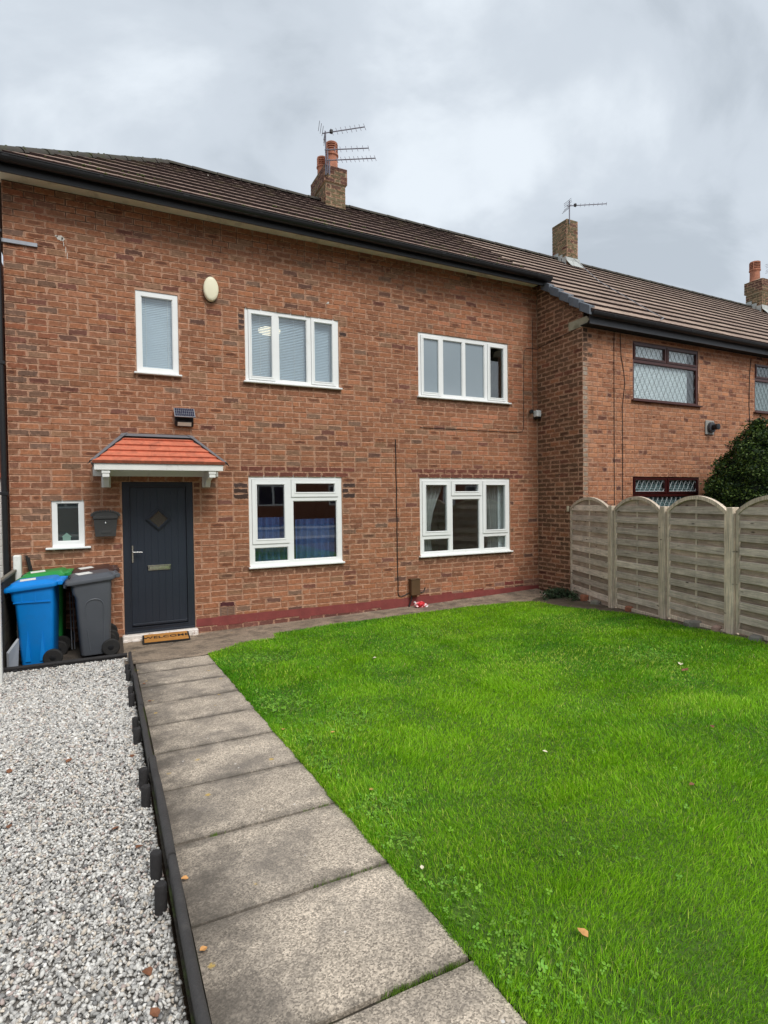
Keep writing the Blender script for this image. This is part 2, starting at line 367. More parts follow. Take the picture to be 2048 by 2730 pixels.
def glass_mat(name, tint=(0.93, 0.96, 0.96), frost=0.0, frostcol=(0.3, 0.34, 0.36)):
    m = bpy.data.materials.new(name); m.use_nodes = True; t = m.node_tree; t.nodes.clear()
    o = N(t, 'ShaderNodeOutputMaterial'); tr = N(t, 'ShaderNodeBsdfTransparent'); tr.inputs[0].default_value = (*tint, 1)
    gl = N(t, 'ShaderNodeBsdfGlossy'); gl.inputs['Roughness'].default_value = 0.012
    lw = N(t, 'ShaderNodeLayerWeight'); pw = N(t, 'ShaderNodeMath', operation='POWER'); t.links.new(lw.outputs['Facing'], pw.inputs[0]); pw.inputs[1].default_value = 4.5
    fr = N(t, 'ShaderNodeMath', operation='MULTIPLY_ADD'); t.links.new(pw.outputs[0], fr.inputs[0]); fr.inputs[1].default_value = 0.9; fr.inputs[2].default_value = 0.125
    b = N(t, 'ShaderNodeBump'); b.inputs['Strength'].default_value = 0.012; b.inputs['Distance'].default_value = 0.05
    t.links.new(noise(t, 1.6, 1), b.inputs['Height']); t.links.new(b.outputs[0], gl.inputs['Normal']); lw.inputs[0].default_value = 0.5
    src = tr.outputs[0]
    if frost:
        df = N(t, 'ShaderNodeBsdfDiffuse'); df.inputs[0].default_value = (*frostcol, 1)
        mx = N(t, 'ShaderNodeMixShader'); mx.inputs[0].default_value = frost; t.links.new(tr.outputs[0], mx.inputs[1]); t.links.new(df.outputs[0], mx.inputs[2]); src = mx.outputs[0]
    m2 = N(t, 'ShaderNodeMixShader'); t.links.new(fr.outputs[0], m2.inputs[0]); t.links.new(src, m2.inputs[1]); t.links.new(gl.outputs[0], m2.inputs[2])
    t.links.new(m2.outputs[0], o.inputs[0]); return m
M_glass = glass_mat('window_glass')
M_frost = glass_mat('frosted_glass', frost=0.75, frostcol=lin(150, 164, 172))
M_frostd = glass_mat('obscured_glass', frost=0.6, frostcol=lin(64, 74, 74))

# roof tile: colour per tile, lichen and bird specks, moss
def tile_mat(name, moss=.7, soot=.6):
    m, t, p = newmat(name)
    col = attr(t).outputs['Color']
    col = mulcol(t, col, rng_map(t, noise(t, 30, 5, 0.7), 0.25, 0.75, 0.7, 1.25))
    col = mix(t, col, lin(74, 66, 44), rng_map(t, noise(t, 1.7, 6, 0.7), 0.53, 0.72, 0, moss))
    col = mix(t, col, lin(48, 34, 30), rng_map(t, noise(t, 4.0, 6, 0.75, loc=(4,4,4)), 0.55, 0.7, 0, soot))
    v = N(t, 'ShaderNodeTexVoronoi'); v.inputs['Scale'].default_value = 3.4
    g = N(t, 'ShaderNodeNewGeometry'); t.links.new(g.outputs['Position'], v.inputs['Vector'])
    col = mix(t, col, lin(214, 210, 200), rng_map(t, v.outputs['Distance'], 0.035, 0.05, .8, 0))
    t.links.new(col, p.inputs['Base Color']); p.inputs['Roughness'].default_value = 0.9; p.inputs['Specular IOR Level'].default_value = 0.25
    bump(t, p, noise(t, 110, 6, 0.7), 0.6, 0.008); return m
M_tile = tile_mat('concrete_roof_tile'); M_tile2 = tile_mat('cleaner_roof_tile', .35, .4)
M_ridge = plain('ridge_tile', lin(66, 62, 56), 0.9, 0.2, 9, dirt=lin(60, 62, 40), dirt_scale=5, dirt_lo=.48, dirt_hi=.7, bstr=.5, bscale=70)
M_moss = plain('moss', lin(70, 76, 34), 0.95, 0.3, 30, bstr=.8, bscale=160)

# ---------------------------------------------------------------- ground, road
def ground_z(x, y):
    return G(x, y) - 0.10 if y > -9.5 else 0.537 - 0.10
mb = MB(); xs = [-400, -120, -40, -14, -6, -3, -1.2, 0, 1, 2, 3.5, 5, 6, 7, 8, 10, 14, 20, 40, 120, 400]
ys = [-400, -120, -40, -14, -9.5, -8, -6.5, -5, -3.5, -2, -1, 0.0, 0.02, 3, 8, 20, 60, 400]
idx = {}
for j, y in enumerate(ys):
    for i, x in enumerate(xs):
        idx[i, j] = len(mb.v); mb.v.append((x, y, ground_z(x, y))); mb.c.append((1,1,1,0)); mb.uv.append((0,0,0))
for j in range(len(ys)-1):
    for i in range(len(xs)-1): mb.f.append((idx[i,j], idx[i+1,j], idx[i+1,j+1], idx[i,j+1])); mb.fm.append(0)
M_soil = plain('soil', lin(86, 70, 54), 0.95, 0.25, 6, fine=(60, .3), bstr=.8, bscale=60)
mb.build('ground', M_soil, kind='structure')
M_asph = plain('asphalt', lin(86, 86, 88), 0.9, 0.12, 3, fine=(200, .2), bstr=.4, bscale=260)
MB().box(-60, 60, -16.5, -11.0, 0.40, 0.49).build('road', M_asph, kind='structure')
mb = MB()
for y0, y1 in ((-11.0, -9.6), (-18.4, -16.5)): mb.box(-60, 60, y0, y1, 0.40, 0.60, b=.02)
M_pave = plain('paving', lin(150, 146, 140), 0.9, 0.1, 2, fine=(120, .15), bstr=.3)
mb.build('pavement', M_pave, kind='structure')

# ---------------------------------------------------------------- brickwork
CH, BL, JT = 0.0825, 0.2286, 0.0108
def vary(c, a=0.10):
    k = 1 + rng.uniform(-a, a); h = rng.uniform(-.05, .05)
    return (c[0]*k*(1+h*.6), c[1]*k, c[2]*k*(1-h))
PAL_MAIN = [(lin(160, 108, 79), .24), (lin(153, 103, 76), .30), (lin(146, 99, 73), .24), (lin(137, 93, 71), .10), (lin(142, 107, 83), .06), (lin(127, 99, 81), .02), (lin(120, 79, 66), .03), (lin(108, 78, 66), .01)]
PAL_NEXT = [(lin(178, 125, 93), .30), (lin(169, 116, 86), .34), (lin(160, 109, 80), .22), (lin(144, 97, 73), .08), (lin(122, 82, 66), .04), (lin(106, 72, 61), .02)]
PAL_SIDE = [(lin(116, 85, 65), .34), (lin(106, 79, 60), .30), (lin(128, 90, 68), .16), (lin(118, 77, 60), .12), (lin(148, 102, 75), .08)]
PAL_CHIM = [(lin(112, 101, 76), .4), (lin(98, 89, 66), .3), (lin(102, 76, 63), .2), (lin(128, 115, 88), .1)]
def pick(pal):
    u = rng.random(); s = 0
    for c, p in pal:
        s += p
        if u <= s: return vary(c)
    return vary(pal[0][0])
def depth_of(p): return (Vector(p) - Vector(CAM)).dot(F_)
def brick_geo(o, u, n, a0, a1, z0, z1, depth=0.03):
    """one brick: face from a0..a1 along u, z0..z1, proud face along n"""
    o, u, n = Vector(o), Vector(u), Vector(n); j = lambda s_=.0022: rng.uniform(-s_, s_)
    pr = rng.uniform(0.0, 0.0035); b = 0.004
    tl = (j(.002), j(.002))
    P = lambda a, z, d: o + u*a + n*d + Vector((0, 0, z))
    c = [(a0+j(), z0+j()), (a1+j(), z0+j()), (a1+j(), z1+j()), (a0+j(), z1+j())]
    sg = [(1,1),(-1,1),(-1,-1),(1,-1)]
    v = [P(a, z, -depth) for a, z in c] + [P(a, z, pr-b*.8) for a, z in c] + [P(a+sx*b, z+sz*b, pr) for (a, z), (sx, sz) in zip(c, sg)]
    uv = [(x, y, 0) for x, y in ((0,0),(1,0),(1,1),(0,1))]*3
    f = [(8,9,10,11)] + [(4+k, 4+(k+1)%4, 8+(k+1)%4, 8+k) for k in range(4)] + [(k, (k+1)%4, 4+(k+1)%4, 4+k) for k in range(4)]
    if u.cross(Vector((0,0,1))).dot(n) < 0: f = [q[::-1] for q in f]
    return v, f, uv
def sub_intervals(iv, cuts):
    for c0, c1 in cuts:
        res = []
        for a, b in iv:
            if c1 <= a or c0 >= b: res.append((a, b)); continue
            if c0 > a: res.append((a, c0))
            if c1 < b: res.append((c1, b))
        iv = res
    return iv
def lay_wall(o, u, n, a0, a1, z0, z1, openings, pal, ztop=None, colour=None, header_rows=lambda k: False, skip_below=None, seed_off=0.0, start_half=True):
    """list of bricks (verts, faces, uv, colour, screen size)"""
    out_ = []; k = 0; z = z0
    while z < z1 - 0.02:
        zb, zt = z + JT/2, z + CH - JT/2
        if zt > z1 + 0.03: break
        zt = min(zt, z1)
        cuts = [(h[0], h[1]) for h in openings if h[2] < (zb+zt)/2 < h[3]]
        iv = sub_intervals([(a0, a1)], cuts)
        pitch = BL/2 if header_rows(k) else BL
        off = (BL/2 if k % 2 else 0.0) + seed_off
        for ia, ib in iv:
            x = a0 + off - BL*2
            while x < ib:
                p = pitch
                if pitch == BL and rng.random() < .035: p = BL/2
                s0, s1 = max(x, ia), min(x + p, ib)
                x += p
                if s1 - s0 < 0.045: continue
                q0 = s0 + (JT/2 if s0 > ia + 1e-6 or ia > a0 else 0.001); q1 = s1 - (JT/2 if s1 < ib - 1e-6 or ib < a1 else 0.001)
                mid = (q0+q1)/2
                if ztop and max(ztop(q0), ztop(q1)) < zt: continue
                c = colour(mid, (zb+zt)/2, k) if colour else None
                sm = 0.0
                if c is None:
                    c = pick(pal); sm = rng.uniform(.25, .7) if rng.random() < .10 else 0.0
                v, f, uv = brick_geo(o, u, n, q0, q1, zb, zt)
                ctr = Vector(o) + Vector(u)*mid + Vector((0,0,(zb+zt)/2)); d = depth_of(ctr)
                fac = abs((ctr-Vector(CAM)).normalized().dot(Vector(n)))
                px = (ctr-Vector(CAM)).dot(R_)/d; py = (ctr-Vector(CAM)).dot(U_)/d
                vis = abs(px) < .683 and abs(py) < .91
                out_.append((v, f, uv, (*c, sm), (q1-q0)*(zt-zb)*fac/(d*d) if vis else 0, ctr))
        z += CH; k += 1
    return out_
def place_bricks(bricks, parent, single=300, mat=None, name='brick'):
    mat = mat or M_brick
    bricks = sorted(bricks, key=lambda b: -b[4])
    org = ORG[parent.name]
    for v, f, uv, c, s, ctr in bricks[:single]:
        m = MB(); m.add([Vector(p) - ctr for p in v], f, c, uv)
        ob = m.build(name, mat, attr=True)
        ob.parent = parent; ob.location = ctr - org; ORG[ob.name] = org
    rest = MB()
    for v, f, uv, c, s, ctr in bricks[single:]: rest.add(v, f, c, uv)
    if rest.v: rest.build('brickwork', mat, parent, attr=True, kind='stuff')

# ---------------------------------------------------------------- main house
XL, XC, DP = -1.27, 7.205, 1.137
ZB = -0.08
house = empty('terraced_house', (3.0, 0, 0), 'brick end house with dark front door, orange porch canopy and white window frames', 'house')
WIN = {'A': (0.217, 0.762, 3.625, 4.752), 'B': (1.685, 3.161, 3.626, 4.736), 'C': (4.607, 6.510, 3.608, 4.708),
       'D': (1.701, 3.182, 0.879, 2.268), 'E': (4.611, 6.530, 0.885, 2.250), 'wc': (-0.823, -0.450, 1.292, 1.929)}
DOOR = (0.0, 0.913, 0.085, 2.154)
ZS = 5.875                                      # soffit
holes = [*WIN.values(), (DOOR[0], DOOR[1], -0.3, DOOR[3])]
VENT = (1.247, 1.474, 0.165, 0.335)
wall = MB().plate(XL, XC, -0.3, ZS, holes, 0.007, 0.12).build('wall', M_mortar, house)
def col_main(x, z, k):
    D, E = WIN['D'], WIN['E']
    if x > 0.92 and 0.09 < z < 0.20: return vary(lin(132, 62, 58), .14)
    if x > 0.92 and z < 0.09: return vary(lin(118, 78, 68), .2)
    for W_, xa, xb in ((D, -.1, .15), (E, -.16, .22)):
        if W_[3] < z < W_[3]+.09 and W_[0]+xa < x < W_[1]+xb: return vary(lin(116, 70, 58), .1)
        if W_ is E and W_[3]+.09 < z < W_[3]+.175 and W_[0]-.2 < x < W_[1]+.2: return vary(lin(118, 72, 60), .1)
    for W_ in WIN.values():                     # courses under the sills, darker nearest the sill
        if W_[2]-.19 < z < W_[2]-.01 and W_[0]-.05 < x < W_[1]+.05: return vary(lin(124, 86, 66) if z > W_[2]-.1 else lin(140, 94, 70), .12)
    for W_ in (WIN['B'], D):                    # rough dark patching bricks beside the frames
        if W_[3]-.36 < z < W_[3]-.1 and (W_[0]-.12 < x < W_[0] or W_[1] < x < W_[1]+.13): return vary(lin(80, 62, 56), .2)
    if x > 4.3 and z < 0.30 and rng.random() < .55: return vary(rng.choice([lin(128, 66, 58), lin(140, 104, 88), lin(118, 64, 54)]), .12)
    if abs(x-1.31) < .1 and abs(z-.375) < .05: return vary(lin(84, 46, 46), .05)
    if x > 5.0: return vary(lin(166, 110, 82), .14) if rng.random() < .3 else None
    if x < -.75: return vary(rng.choice([lin(134, 92, 72), lin(120, 92, 76), lin(144, 92, 68)]), .12) if rng.random() < .6 else None
    return None
bh = holes + [VENT]
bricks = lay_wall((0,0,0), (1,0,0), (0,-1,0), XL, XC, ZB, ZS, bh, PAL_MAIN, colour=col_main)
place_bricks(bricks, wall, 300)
# a smear of red masonry paint over the lowest joints
pp = MB()
x = 0.93
while x < XC:
    wdt = rng.uniform(.12, .4); pp.box(x, min(x+wdt-.0005, XC), -.0048+rng.uniform(-.0006, .0006), 0.02, 0.072+rng.uniform(-.03, .02)+.012*max(0, x-3)*.5, 0.205+rng.uniform(-.006, .006)); x += wdt
pp.build('plinth_paint', M_red, house)
# air brick
v = MB().plate(VENT[0]+.008, VENT[1]-.008, VENT[2]+.006, VENT[3]-.006, [(VENT[0]+.03+i*.096, VENT[0]+.112+i*.096, VENT[2]+.019+j*.0235, VENT[2]+.034+j*.0235) for i in range(2) for j in range(6)], -.002, .03)
vo = v.build('air_brick', plain('air_brick_clay', lin(122, 98, 84), .9, .15, 20), house)
MB().box(VENT[0], VENT[1], .012, .03, VENT[2], VENT[3]).build('vent_void', M_dark, vo)
pa = MB(); gp = random.Random(5)
for cx_p, cz_p, rx_p, rz_p in [(-.655, 5.268, .038, .034), (-.62, 5.26, .02, .026), (-.69, 5.285, .022, .012), (-.612, 5.20, .006, .03), (-.59, 5.13, .005, .05), (-.575, 5.05, .004, .04), (2.99, 4.965, .02, .018), (2.975, 4.95, .012, .012)]:
    pts_ = [(cx_p+rx_p*math.cos(2*math.pi*k/11)*gp.uniform(.6, 1.2), cz_p+rz_p*math.sin(2*math.pi*k/11)*gp.uniform(.6, 1.2)) for k in range(11)]
    pa.prism(pts_, -.0055, .004)
pa.build('paint_splash', plain('old_white_paint', lin(206, 198, 188), .9, .1, 30), house)
# side and rear walls, so the house is a solid block
M_bplain = plain('plain_brick', lin(140, 88, 66), .9, .2, 10, fine=(60, .2), bstr=.4)
MB().box(XL, XL+.12, .121, 7.0, -.3, ZS).box(XL+.12, XC, 6.9, 7.0, -.3, ZS).build('rear_wall', M_bplain, house)

def window(house_, name, rect, panes, y=0.018, mat=M_upvc, glass=M_glass, sill=True, sill_over=0.035, sillmat=None, glass_by=None, fd=0.06):
    """panes: (glass rect, sash rect or None)"""
    x0, x1, z0, z1 = rect; g = .003
    fr = MB(); hs = []
    for gl, sa in panes: hs.append(sa if sa else gl)
    zb = z0 + (0.03 if sill else 0)
    fr.plate(x0+g, x1-g, zb, z1-g, hs, y, y+fd)
    for gl, sa in panes:
        if not sa: fr.plate(gl[0]-.004, gl[1]+.004, gl[2]-.004, gl[3]+.004, [(gl[0]+.010, gl[1]-.010, gl[2]+.010, gl[3]-.010)], y+.012, y+.022)
    win = fr.build(name, mat, house_)
    for i, (gl, sa) in enumerate(panes):
        if sa:
            s = MB().plate(sa[0]+.003, sa[1]-.003, sa[2]+.003, sa[3]-.003, [gl], y-.014, y+.04)
            # raised inner moulding
            mx0, mx1, mz0, mz1 = gl
            s.plate(mx0-.018, mx1+.018, mz0-.018, mz1+.018, [(mx0-.006, mx1+.006, mz0-.006, mz1+.006)], y-.020, y-.0142)
            s.build('sash', mat, win)
        gy = y + (.010 if sa else .028)
        MB().box(gl[0]-.002, gl[1]+.002, gy, gy+.006, gl[2]-.002, gl[3]+.002).build('glass_pane', (glass_by or {}).get(i, glass), win)
    if sill:
        s = MB().box(x0-sill_over, x1+sill_over, y-.075, y+.03, z0-.012, z0+.014, b=.006)
        s.box(x0+.004, x1-.004, y-.03, y+.03, z0+.0145, z0+.0298)
        s.build('sill', sillmat or mat, win)
    return win
wA = window(house, 'window', WIN['A'], [((.287, .692, 3.71, 4.682), None)])
B = WIN['B']
wB = window(house, 'window', B, [((1.785, 2.085, 3.725, 4.635), (1.735, 2.135, 3.672, 4.695)), ((2.195, 2.640, 3.695, 4.655), None), ((2.760, 3.050, 3.725, 4.635), (2.705, 3.110, 3.672, 4.695))])
C = WIN['C']
wC = window(house, 'window', C, [((4.715, 5.005, 3.705, 4.610), (4.662, 5.062, 3.652, 4.668)), ((5.110, 5.510, 3.68, 4.635), None), ((5.575, 5.990, 3.68, 4.635), None), ((6.110, 6.400, 3.705, 4.610), (6.050, 6.458, 3.652, 4.668))], glass_by={0: M_frost, 1: M_frost, 2: M_frost, 3: M_glass})
wD = window(house, 'window', WIN['D'], [((1.823, 2.240, 1.300, 2.115), (1.748, 2.322, 1.225, 2.195)), ((2.378, 3.100, .960, 1.868), None), ((2.424, 3.057, 2.000, 2.130), (2.350, 3.122, 1.925, 2.195)), ((1.777, 2.298, .955, 1.172), None)], sill_over=.02)
wE = window(house, 'window', WIN['E'], [((4.736, 5.152, 1.312, 2.110), (4.660, 5.228, 1.238, 2.180)), ((5.275, 5.857, .958, 1.866), None), ((5.331, 5.823, 2.000, 2.122), (5.250, 5.900, 1.924, 2.180)), ((5.996, 6.418, 1.300, 2.110), (5.922, 6.492, 1.236, 2.180)), ((4.690, 5.204, .955, 1.180), None), ((5.945, 6.452, .955, 1.180), None)], sill_over=.03)
wW = window(house, 'window', WIN['wc'], [((-.768, -.510, 1.375, 1.875), None)], glass=M_frostd, sill_over=.07)

# rooms behind the glass
def room(x0, x1, z0, z1, depth, mat=M_room, y=0.125):
    t = MB().box(x0, x1, y, y+depth, z0, z1)
    fs = [f[::-1] for i, f in enumerate(t.f) if i != 2]
    t.f = fs; t.fm = [0]*len(fs)
    t.build('room_lining', mat, house)
room(-.05, 1.0, 3.2, 5.2, 2.5); room(1.2, 3.9, 2.9, 5.2, 3.2); room(4.2, 7.0, 2.9, 5.2, 3.0)
room(1.2, 3.9, 0.3, 2.6, 3.2); room(4.2, 7.0, 0.3, 2.6, 3.2); room(-1.1, -.1, 0.3, 2.5, 1.6)
def blind(x0, x1, z0, z1, label, y=.098, mat=M_blind, tilt=1.2, pitch=.024):
    b = empty('venetian_blind', ((x0+x1)/2, y, z1), label, 'blind', 'venetian blinds behind the upper windows')
    MB().box(x0, x1, y-.012, y+.012, z1, z1+.03, b=.003).build('head_rail', mat, b)
    s = MB(); z = z1 - .012; a = tilt; hw = .0135
    while z > z0:
        c, d = math.cos(a)*hw, math.sin(a)*hw
        s.add([(x0,y-c,z-d),(x1,y-c,z-d),(x1,y+c,z+d),(x0,y+c,z+d),(x0,y-.001,z+.0015),(x1,y-.001,z+.0015)], [(0,1,5,4),(4,5,2,3)]); z -= pitch
    s.build('slats', mat, b)
    t = MB()
    for fx in (.22, .78): t.tube([(x0+(x1-x0)*fx, y-.016, z1), (x0+(x1-x0)*fx, y-.016, z0)], .0022, 5)
    t.build('ladder_cord', M_upvc, b)
    MB().box(x0, x1, y-.012, y+.012, z0-.02, z0, b=.003).build('bottom_rail', mat, b)
blind(.24, .74, 3.68, 4.72, 'white venetian blind in the tall narrow upstairs window')
blind(1.72, 2.66, 3.68, 4.69, 'white venetian blind behind the left and middle panes of the three-light upstairs window', tilt=1.0)
blind(2.69, 3.13, 3.68, 4.69, 'white venetian blind behind the right pane of the three-light upstairs window', tilt=1.15)
# ceiling lamp glowing through the blind
lp = empty('ceiling_lamp', (2.25, .35, 4.62), 'round lit ceiling lamp showing through the blind of the three-light window', 'lamp')
m, t, p = newmat('lamp_glow'); p.inputs['Emission Color'].default_value = (1, .82, .55, 1); p.inputs['Emission Strength'].default_value = 1.6; p.inputs['Base Color'].default_value = (.9, .85, .75, 1)
MB().lathe((2.13, .30, 4.46), [(.02, -.02), (.12, 0.0), (.17, .03), (.17, .06), (.10, .09)], 24).build('shade', m, lp, smooth=40)
MB().tube([(2.13, .30, 4.54), (2.13, .30, 5.19)], .006, 6).build('flex', M_cable, lp)
def curtain(name, pts_top, z0, z1, label, mat, amp=.03, pinch=None):
    s = MB(); n = 44; rows = 8; vs_ = []; fs = []
    xa, xb, y = pts_top
    for r in range(rows+1):
        tt = r/rows; z = z1 + (z0-z1)*tt
        for i in range(n+1):
            u = i/n; x = xa + (xb-xa)*u
            if pinch:
                side, amt = pinch; k = math.sin(min(1, tt/.62)*math.pi/2)*amt if tt < .62 else amt*(1-(tt-.62)*.55)
                anchor = xa if side < 0 else xb
                x = anchor + (x-anchor)*(1-k)
            vs_.append((x, y + amp*math.sin(u*n*.9 + .6*math.sin(u*7)) , z))
    for r in range(rows):
        for i in range(n): a = r*(n+1)+i; fs.append((a, a+1, a+n+2, a+n+1))
    s.add(vs_, fs); return s.build(name, mat, smooth=60, org=((xa+xb)/2, y, z0), label=label, cat='curtain')
curtain('curtain', (4.63, 5.25, .16), .62, 2.22, 'grey curtain tied back at the left of the right ground-floor window', M_curtain, pinch=(-1, .55))
curtain('curtain', (6.0, 6.36, .16), .62, 2.22, 'grey curtain at the right of the right ground-floor window', M_curtain, pinch=(1, .35))
curtain('curtain', (1.72, 2.33, .17), .6, 1.62, 'blue curtain behind the left panes of the left ground-floor window', M_bluecur, amp=.035)
curtain('curtain', (2.46, 3.16, .18), .6, 1.58, 'blue curtain behind the large pane of the left ground-floor window', M_bluecur, amp=.035)
MB().box(6.36, 6.50, .14, .17, .7, 2.22).build('blind_panel', M_blind2, org=(6.43, .15, .7), label='white vertical blind strip at the right of the right ground-floor window', cat='blind')
orn = MB().prism([(-.045, 0), (.045, 0), (.045, .055), (.06, .055), (0, .11), (-.06, .055), (-.045, .055)], -.008, .008)
orn.v = [(p[0]-.66, p[1]+.042, p[2]+1.378) for p in orn.v]
orn.build('house_ornament', plain('ornament_green', lin(110, 140, 128), .7), org=(-.66, .05, 1.378), label='small pale green house-shaped ornament inside the little window', cat='ornament')

# ---------------------------------------------------------------- front door
dfr = MB().plate(DOOR[0]+.003, DOOR[1]-.003, DOOR[2], DOOR[3]-.003, [(.092, .821, .165, 2.085)], .012, .085)
dfr.plate(.080, .833, .153, 2.097, [(.094, .819, .167, 2.083)], .004, .0118)
dfr.box(.003, .910, -.012, .0118, DOOR[2], .112, b=.004)
dfr.build('door_frame', M_dframe, house)
dl = MB(); gx = [.097, .180, .268, .356, .444, .532, .620, .708, .816]
for a, b in zip(gx[:-1], gx[1:]): dl.box(a+.0006, b-.0006, .030, .07, .172, 2.080, b=.0016)
dl.box(.097, .816, .0322, .068, .172, 2.080)
door = dl.build('door', M_door, house)
MB().box(.100, .813, .018, .0298, .180, .215, b=.006).build('weather_bar', M_dframe, door)
def diamond(cx, cz, r0, r1, y0, y1):
    m = MB(); o = [(cx, cz+r1), (cx+r1*1.06, cz), (cx, cz-r1), (cx-r1*1.06, cz)]; i = [(cx, cz+r0), (cx+r0*1.06, cz), (cx, cz-r0), (cx-r0*1.06, cz)]
    v = [(x, y0, z) for x, z in o] + [(x, y0, z) for x, z in i] + [(x, y1, z) for x, z in o] + [(x, y1, z) for x, z in i]
    f = []
    for k in range(4):
        k2 = (k+1) % 4; f += [(k, 4+k, 4+k2, k2), (k, k2, 8+k2, 8+k), (4+k, 12+k, 12+k2, 4+k2)]
    return m.add(v, f)
d1 = diamond(.455, 1.638, .112, .158, .010, .034); t2 = diamond(.455, 1.638, .126, .145, -.004, .0102); d1.add(t2.v, t2.f)
d1.build('diamond_moulding', M_dframe, door)
MB().prism([(.455, 1.638+.114), (.455+.12, 1.638), (.455, 1.638-.114), (.455-.12, 1.638)], .0225, .0288).build('diamond_glass', glass_mat('diamond_obscure', frost=.5, frostcol=lin(84, 86, 78)), door)
h = MB().box(.104, .131, .018, .0298, 1.050, 1.285, b=.006); h.tube([(.117, .02, 1.197), (.117, -.028, 1.197), (.125, -.036, 1.197), (.150, -.036, 1.197), (.238, -.034, 1.194)], [.010, .010, .010, .009, .008], 10)
h.lathe((.117, .018, 1.095), [(.011, 0), (.011, -.004), (.004, -.004)], 12, 'y'); h.build('door_handle', M_chrome, door, smooth=35)
lb = MB().box(.305, .600, .016, .0298, .930, 1.000, b=.006); lb.box(.318, .588, .004, .0158, .944, .990, b=.008); lb.box(.300, .605, .002, .0158, .992, 1.006, b=.003); lb.build('letter_plate', M_chrome, door, smooth=35)
st = MB().box(-.03, .94, -.10, .09, -.05, .083, b=.012)
for i in range(9): st.box(-.03+i*.11, .03+i*.11+rng.random()*.05, -.115-rng.random()*.01, -.09, -.03, .02+rng.random()*.03, b=.01)
st.build('door_step', M_step, house)

# ---------------------------------------------------------------- porch canopy
cx0, cx1, cz0, cz1, cD = -.350, 1.272, 2.362, 2.775, .60
tx0, tx1 = .030, .905
can = MB()
can.add([(cx0,-cD,cz0),(cx1,-cD,cz0),(tx1,-.012,cz1),(tx0,-.012,cz1),(cx0,-.012,cz0),(cx1,-.012,cz0)], [(0,1,2,3),(0,3,4),(1,5,2),(0,4,5,1),(3,2,5,4)])
canopy = can.build('porch_canopy', M_flash, house)
rows = 5
for r in range(rows):
    t0, t1 = r/rows, (r+1)/rows
    def edge(t): return (cx0+(tx0-cx0)*t, cx1+(tx1-cx1)*t, -cD+(cD-.012)*t, cz0+(cz1-cz0)*t)
    a0, a1, ya, za = edge(t0); b0, b1, yb, zb_ = edge(t1*.89 if r == rows-1 else t1+.02)
    ins = .02 + .010*r
    n_t = 6 - r//2
    for i in range(n_t):
        u0, u1 = i/n_t, (i+1)/n_t
        if r % 2 and 0: pass
        off = (.5/n_t if r % 2 else 0)
        u0 = max(0, u0-off); u1 = 1 if i == n_t-1 else u1-off
        xa0, xa1 = a0+ins+(a1-a0-2*ins)*u0, a0+ins+(a1-a0-2*ins)*u1-.002
        xb0, xb1 = b0+ins+.01+(b1-b0-2*ins-.02)*u0, b0+ins+.01+(b1-b0-2*ins-.02)*u1-.002
        th = .030 if r else .042; lift = rng.uniform(0, .003)
        tl = MB(); nrm = Vector((0, -(cz1-cz0), cD)).normalized()
        q = [Vector((xa0, ya-.004, za)), Vector((xa1, ya-.004, za)), Vector((xb1, yb, zb_)), Vector((xb0, yb, zb_))]
        h0, h1 = nrm*(th+lift), nrm*.008
        top = [q[0]+h0, q[1]+h0, q[2]+h1, q[3]+h1]
        tl.add(q+top, [(4,5,6,7),(0,1,5,4),(1,2,6,5),(3,0,4,7)])
        tl.build('canopy_tile', M_orange, canopy)
fl = MB()                                       # lead hips and abutment
for side in (0, 1):
    e0 = Vector(((cx0, cx1)[side], -cD, cz0)); e1 = Vector(((tx0, tx1)[side], -.012, cz1)); dx_ = (-1, 1)[side]
    nrm = Vector((dx_*.25, -.45, .8)).normalized()
    for s0, s1, w0 in ((0, 1, .03),):
        a = e0+nrm*.035; b = e1+nrm*.03; inn = Vector((-dx_*.05, 0, .01)); outv = Vector((dx_*.035, 0, -.06))
        fl.add([a+inn, a, b, b+inn*1.4, a+outv, b+outv*.6], [(0,1,2,3),(1,4,5,2)] if side else [(3,2,1,0),(2,5,4,1)])
fl.add([(tx0-.045,-.10,cz1-.045),(tx1+.045,-.10,cz1-.045),(tx1+.02,-.014,cz1+.025),(tx0-.02,-.014,cz1+.025),(tx0-.02,-.004,cz1+.03),(tx1+.02,-.004,cz1+.03)], [(0,1,2,3),(3,2,5,4)])
fl.v = [(p[0], p[1], p[2]+(.03 if abs(p[1]+.10) < 1e-6 else 0)) for p in fl.v]
fl.build('lead_flashing', M_flash, canopy)
fa = MB().box(cx0+.035, cx1-.040, -cD+.012, -cD+.034, 2.278, 2.362, b=.004)
fa.box(cx0+.040, cx0+.062, -cD+.0345, -.003, 2.285, 2.358); fa.box(cx1-.067, cx1-.045, -cD+.0345, -.003, 2.285, 2.358)
fa.box(cx0+.01, cx1-.01, -.022, -.0025, 2.225, 2.358, b=.003); fa.build('canopy_fascia', M_wpaint, canopy)
MB().box(cx0+.063, cx1-.068, -cD+.0345, -.0225, 2.340, 2.350).build('canopy_soffit', M_wpaint, canopy)
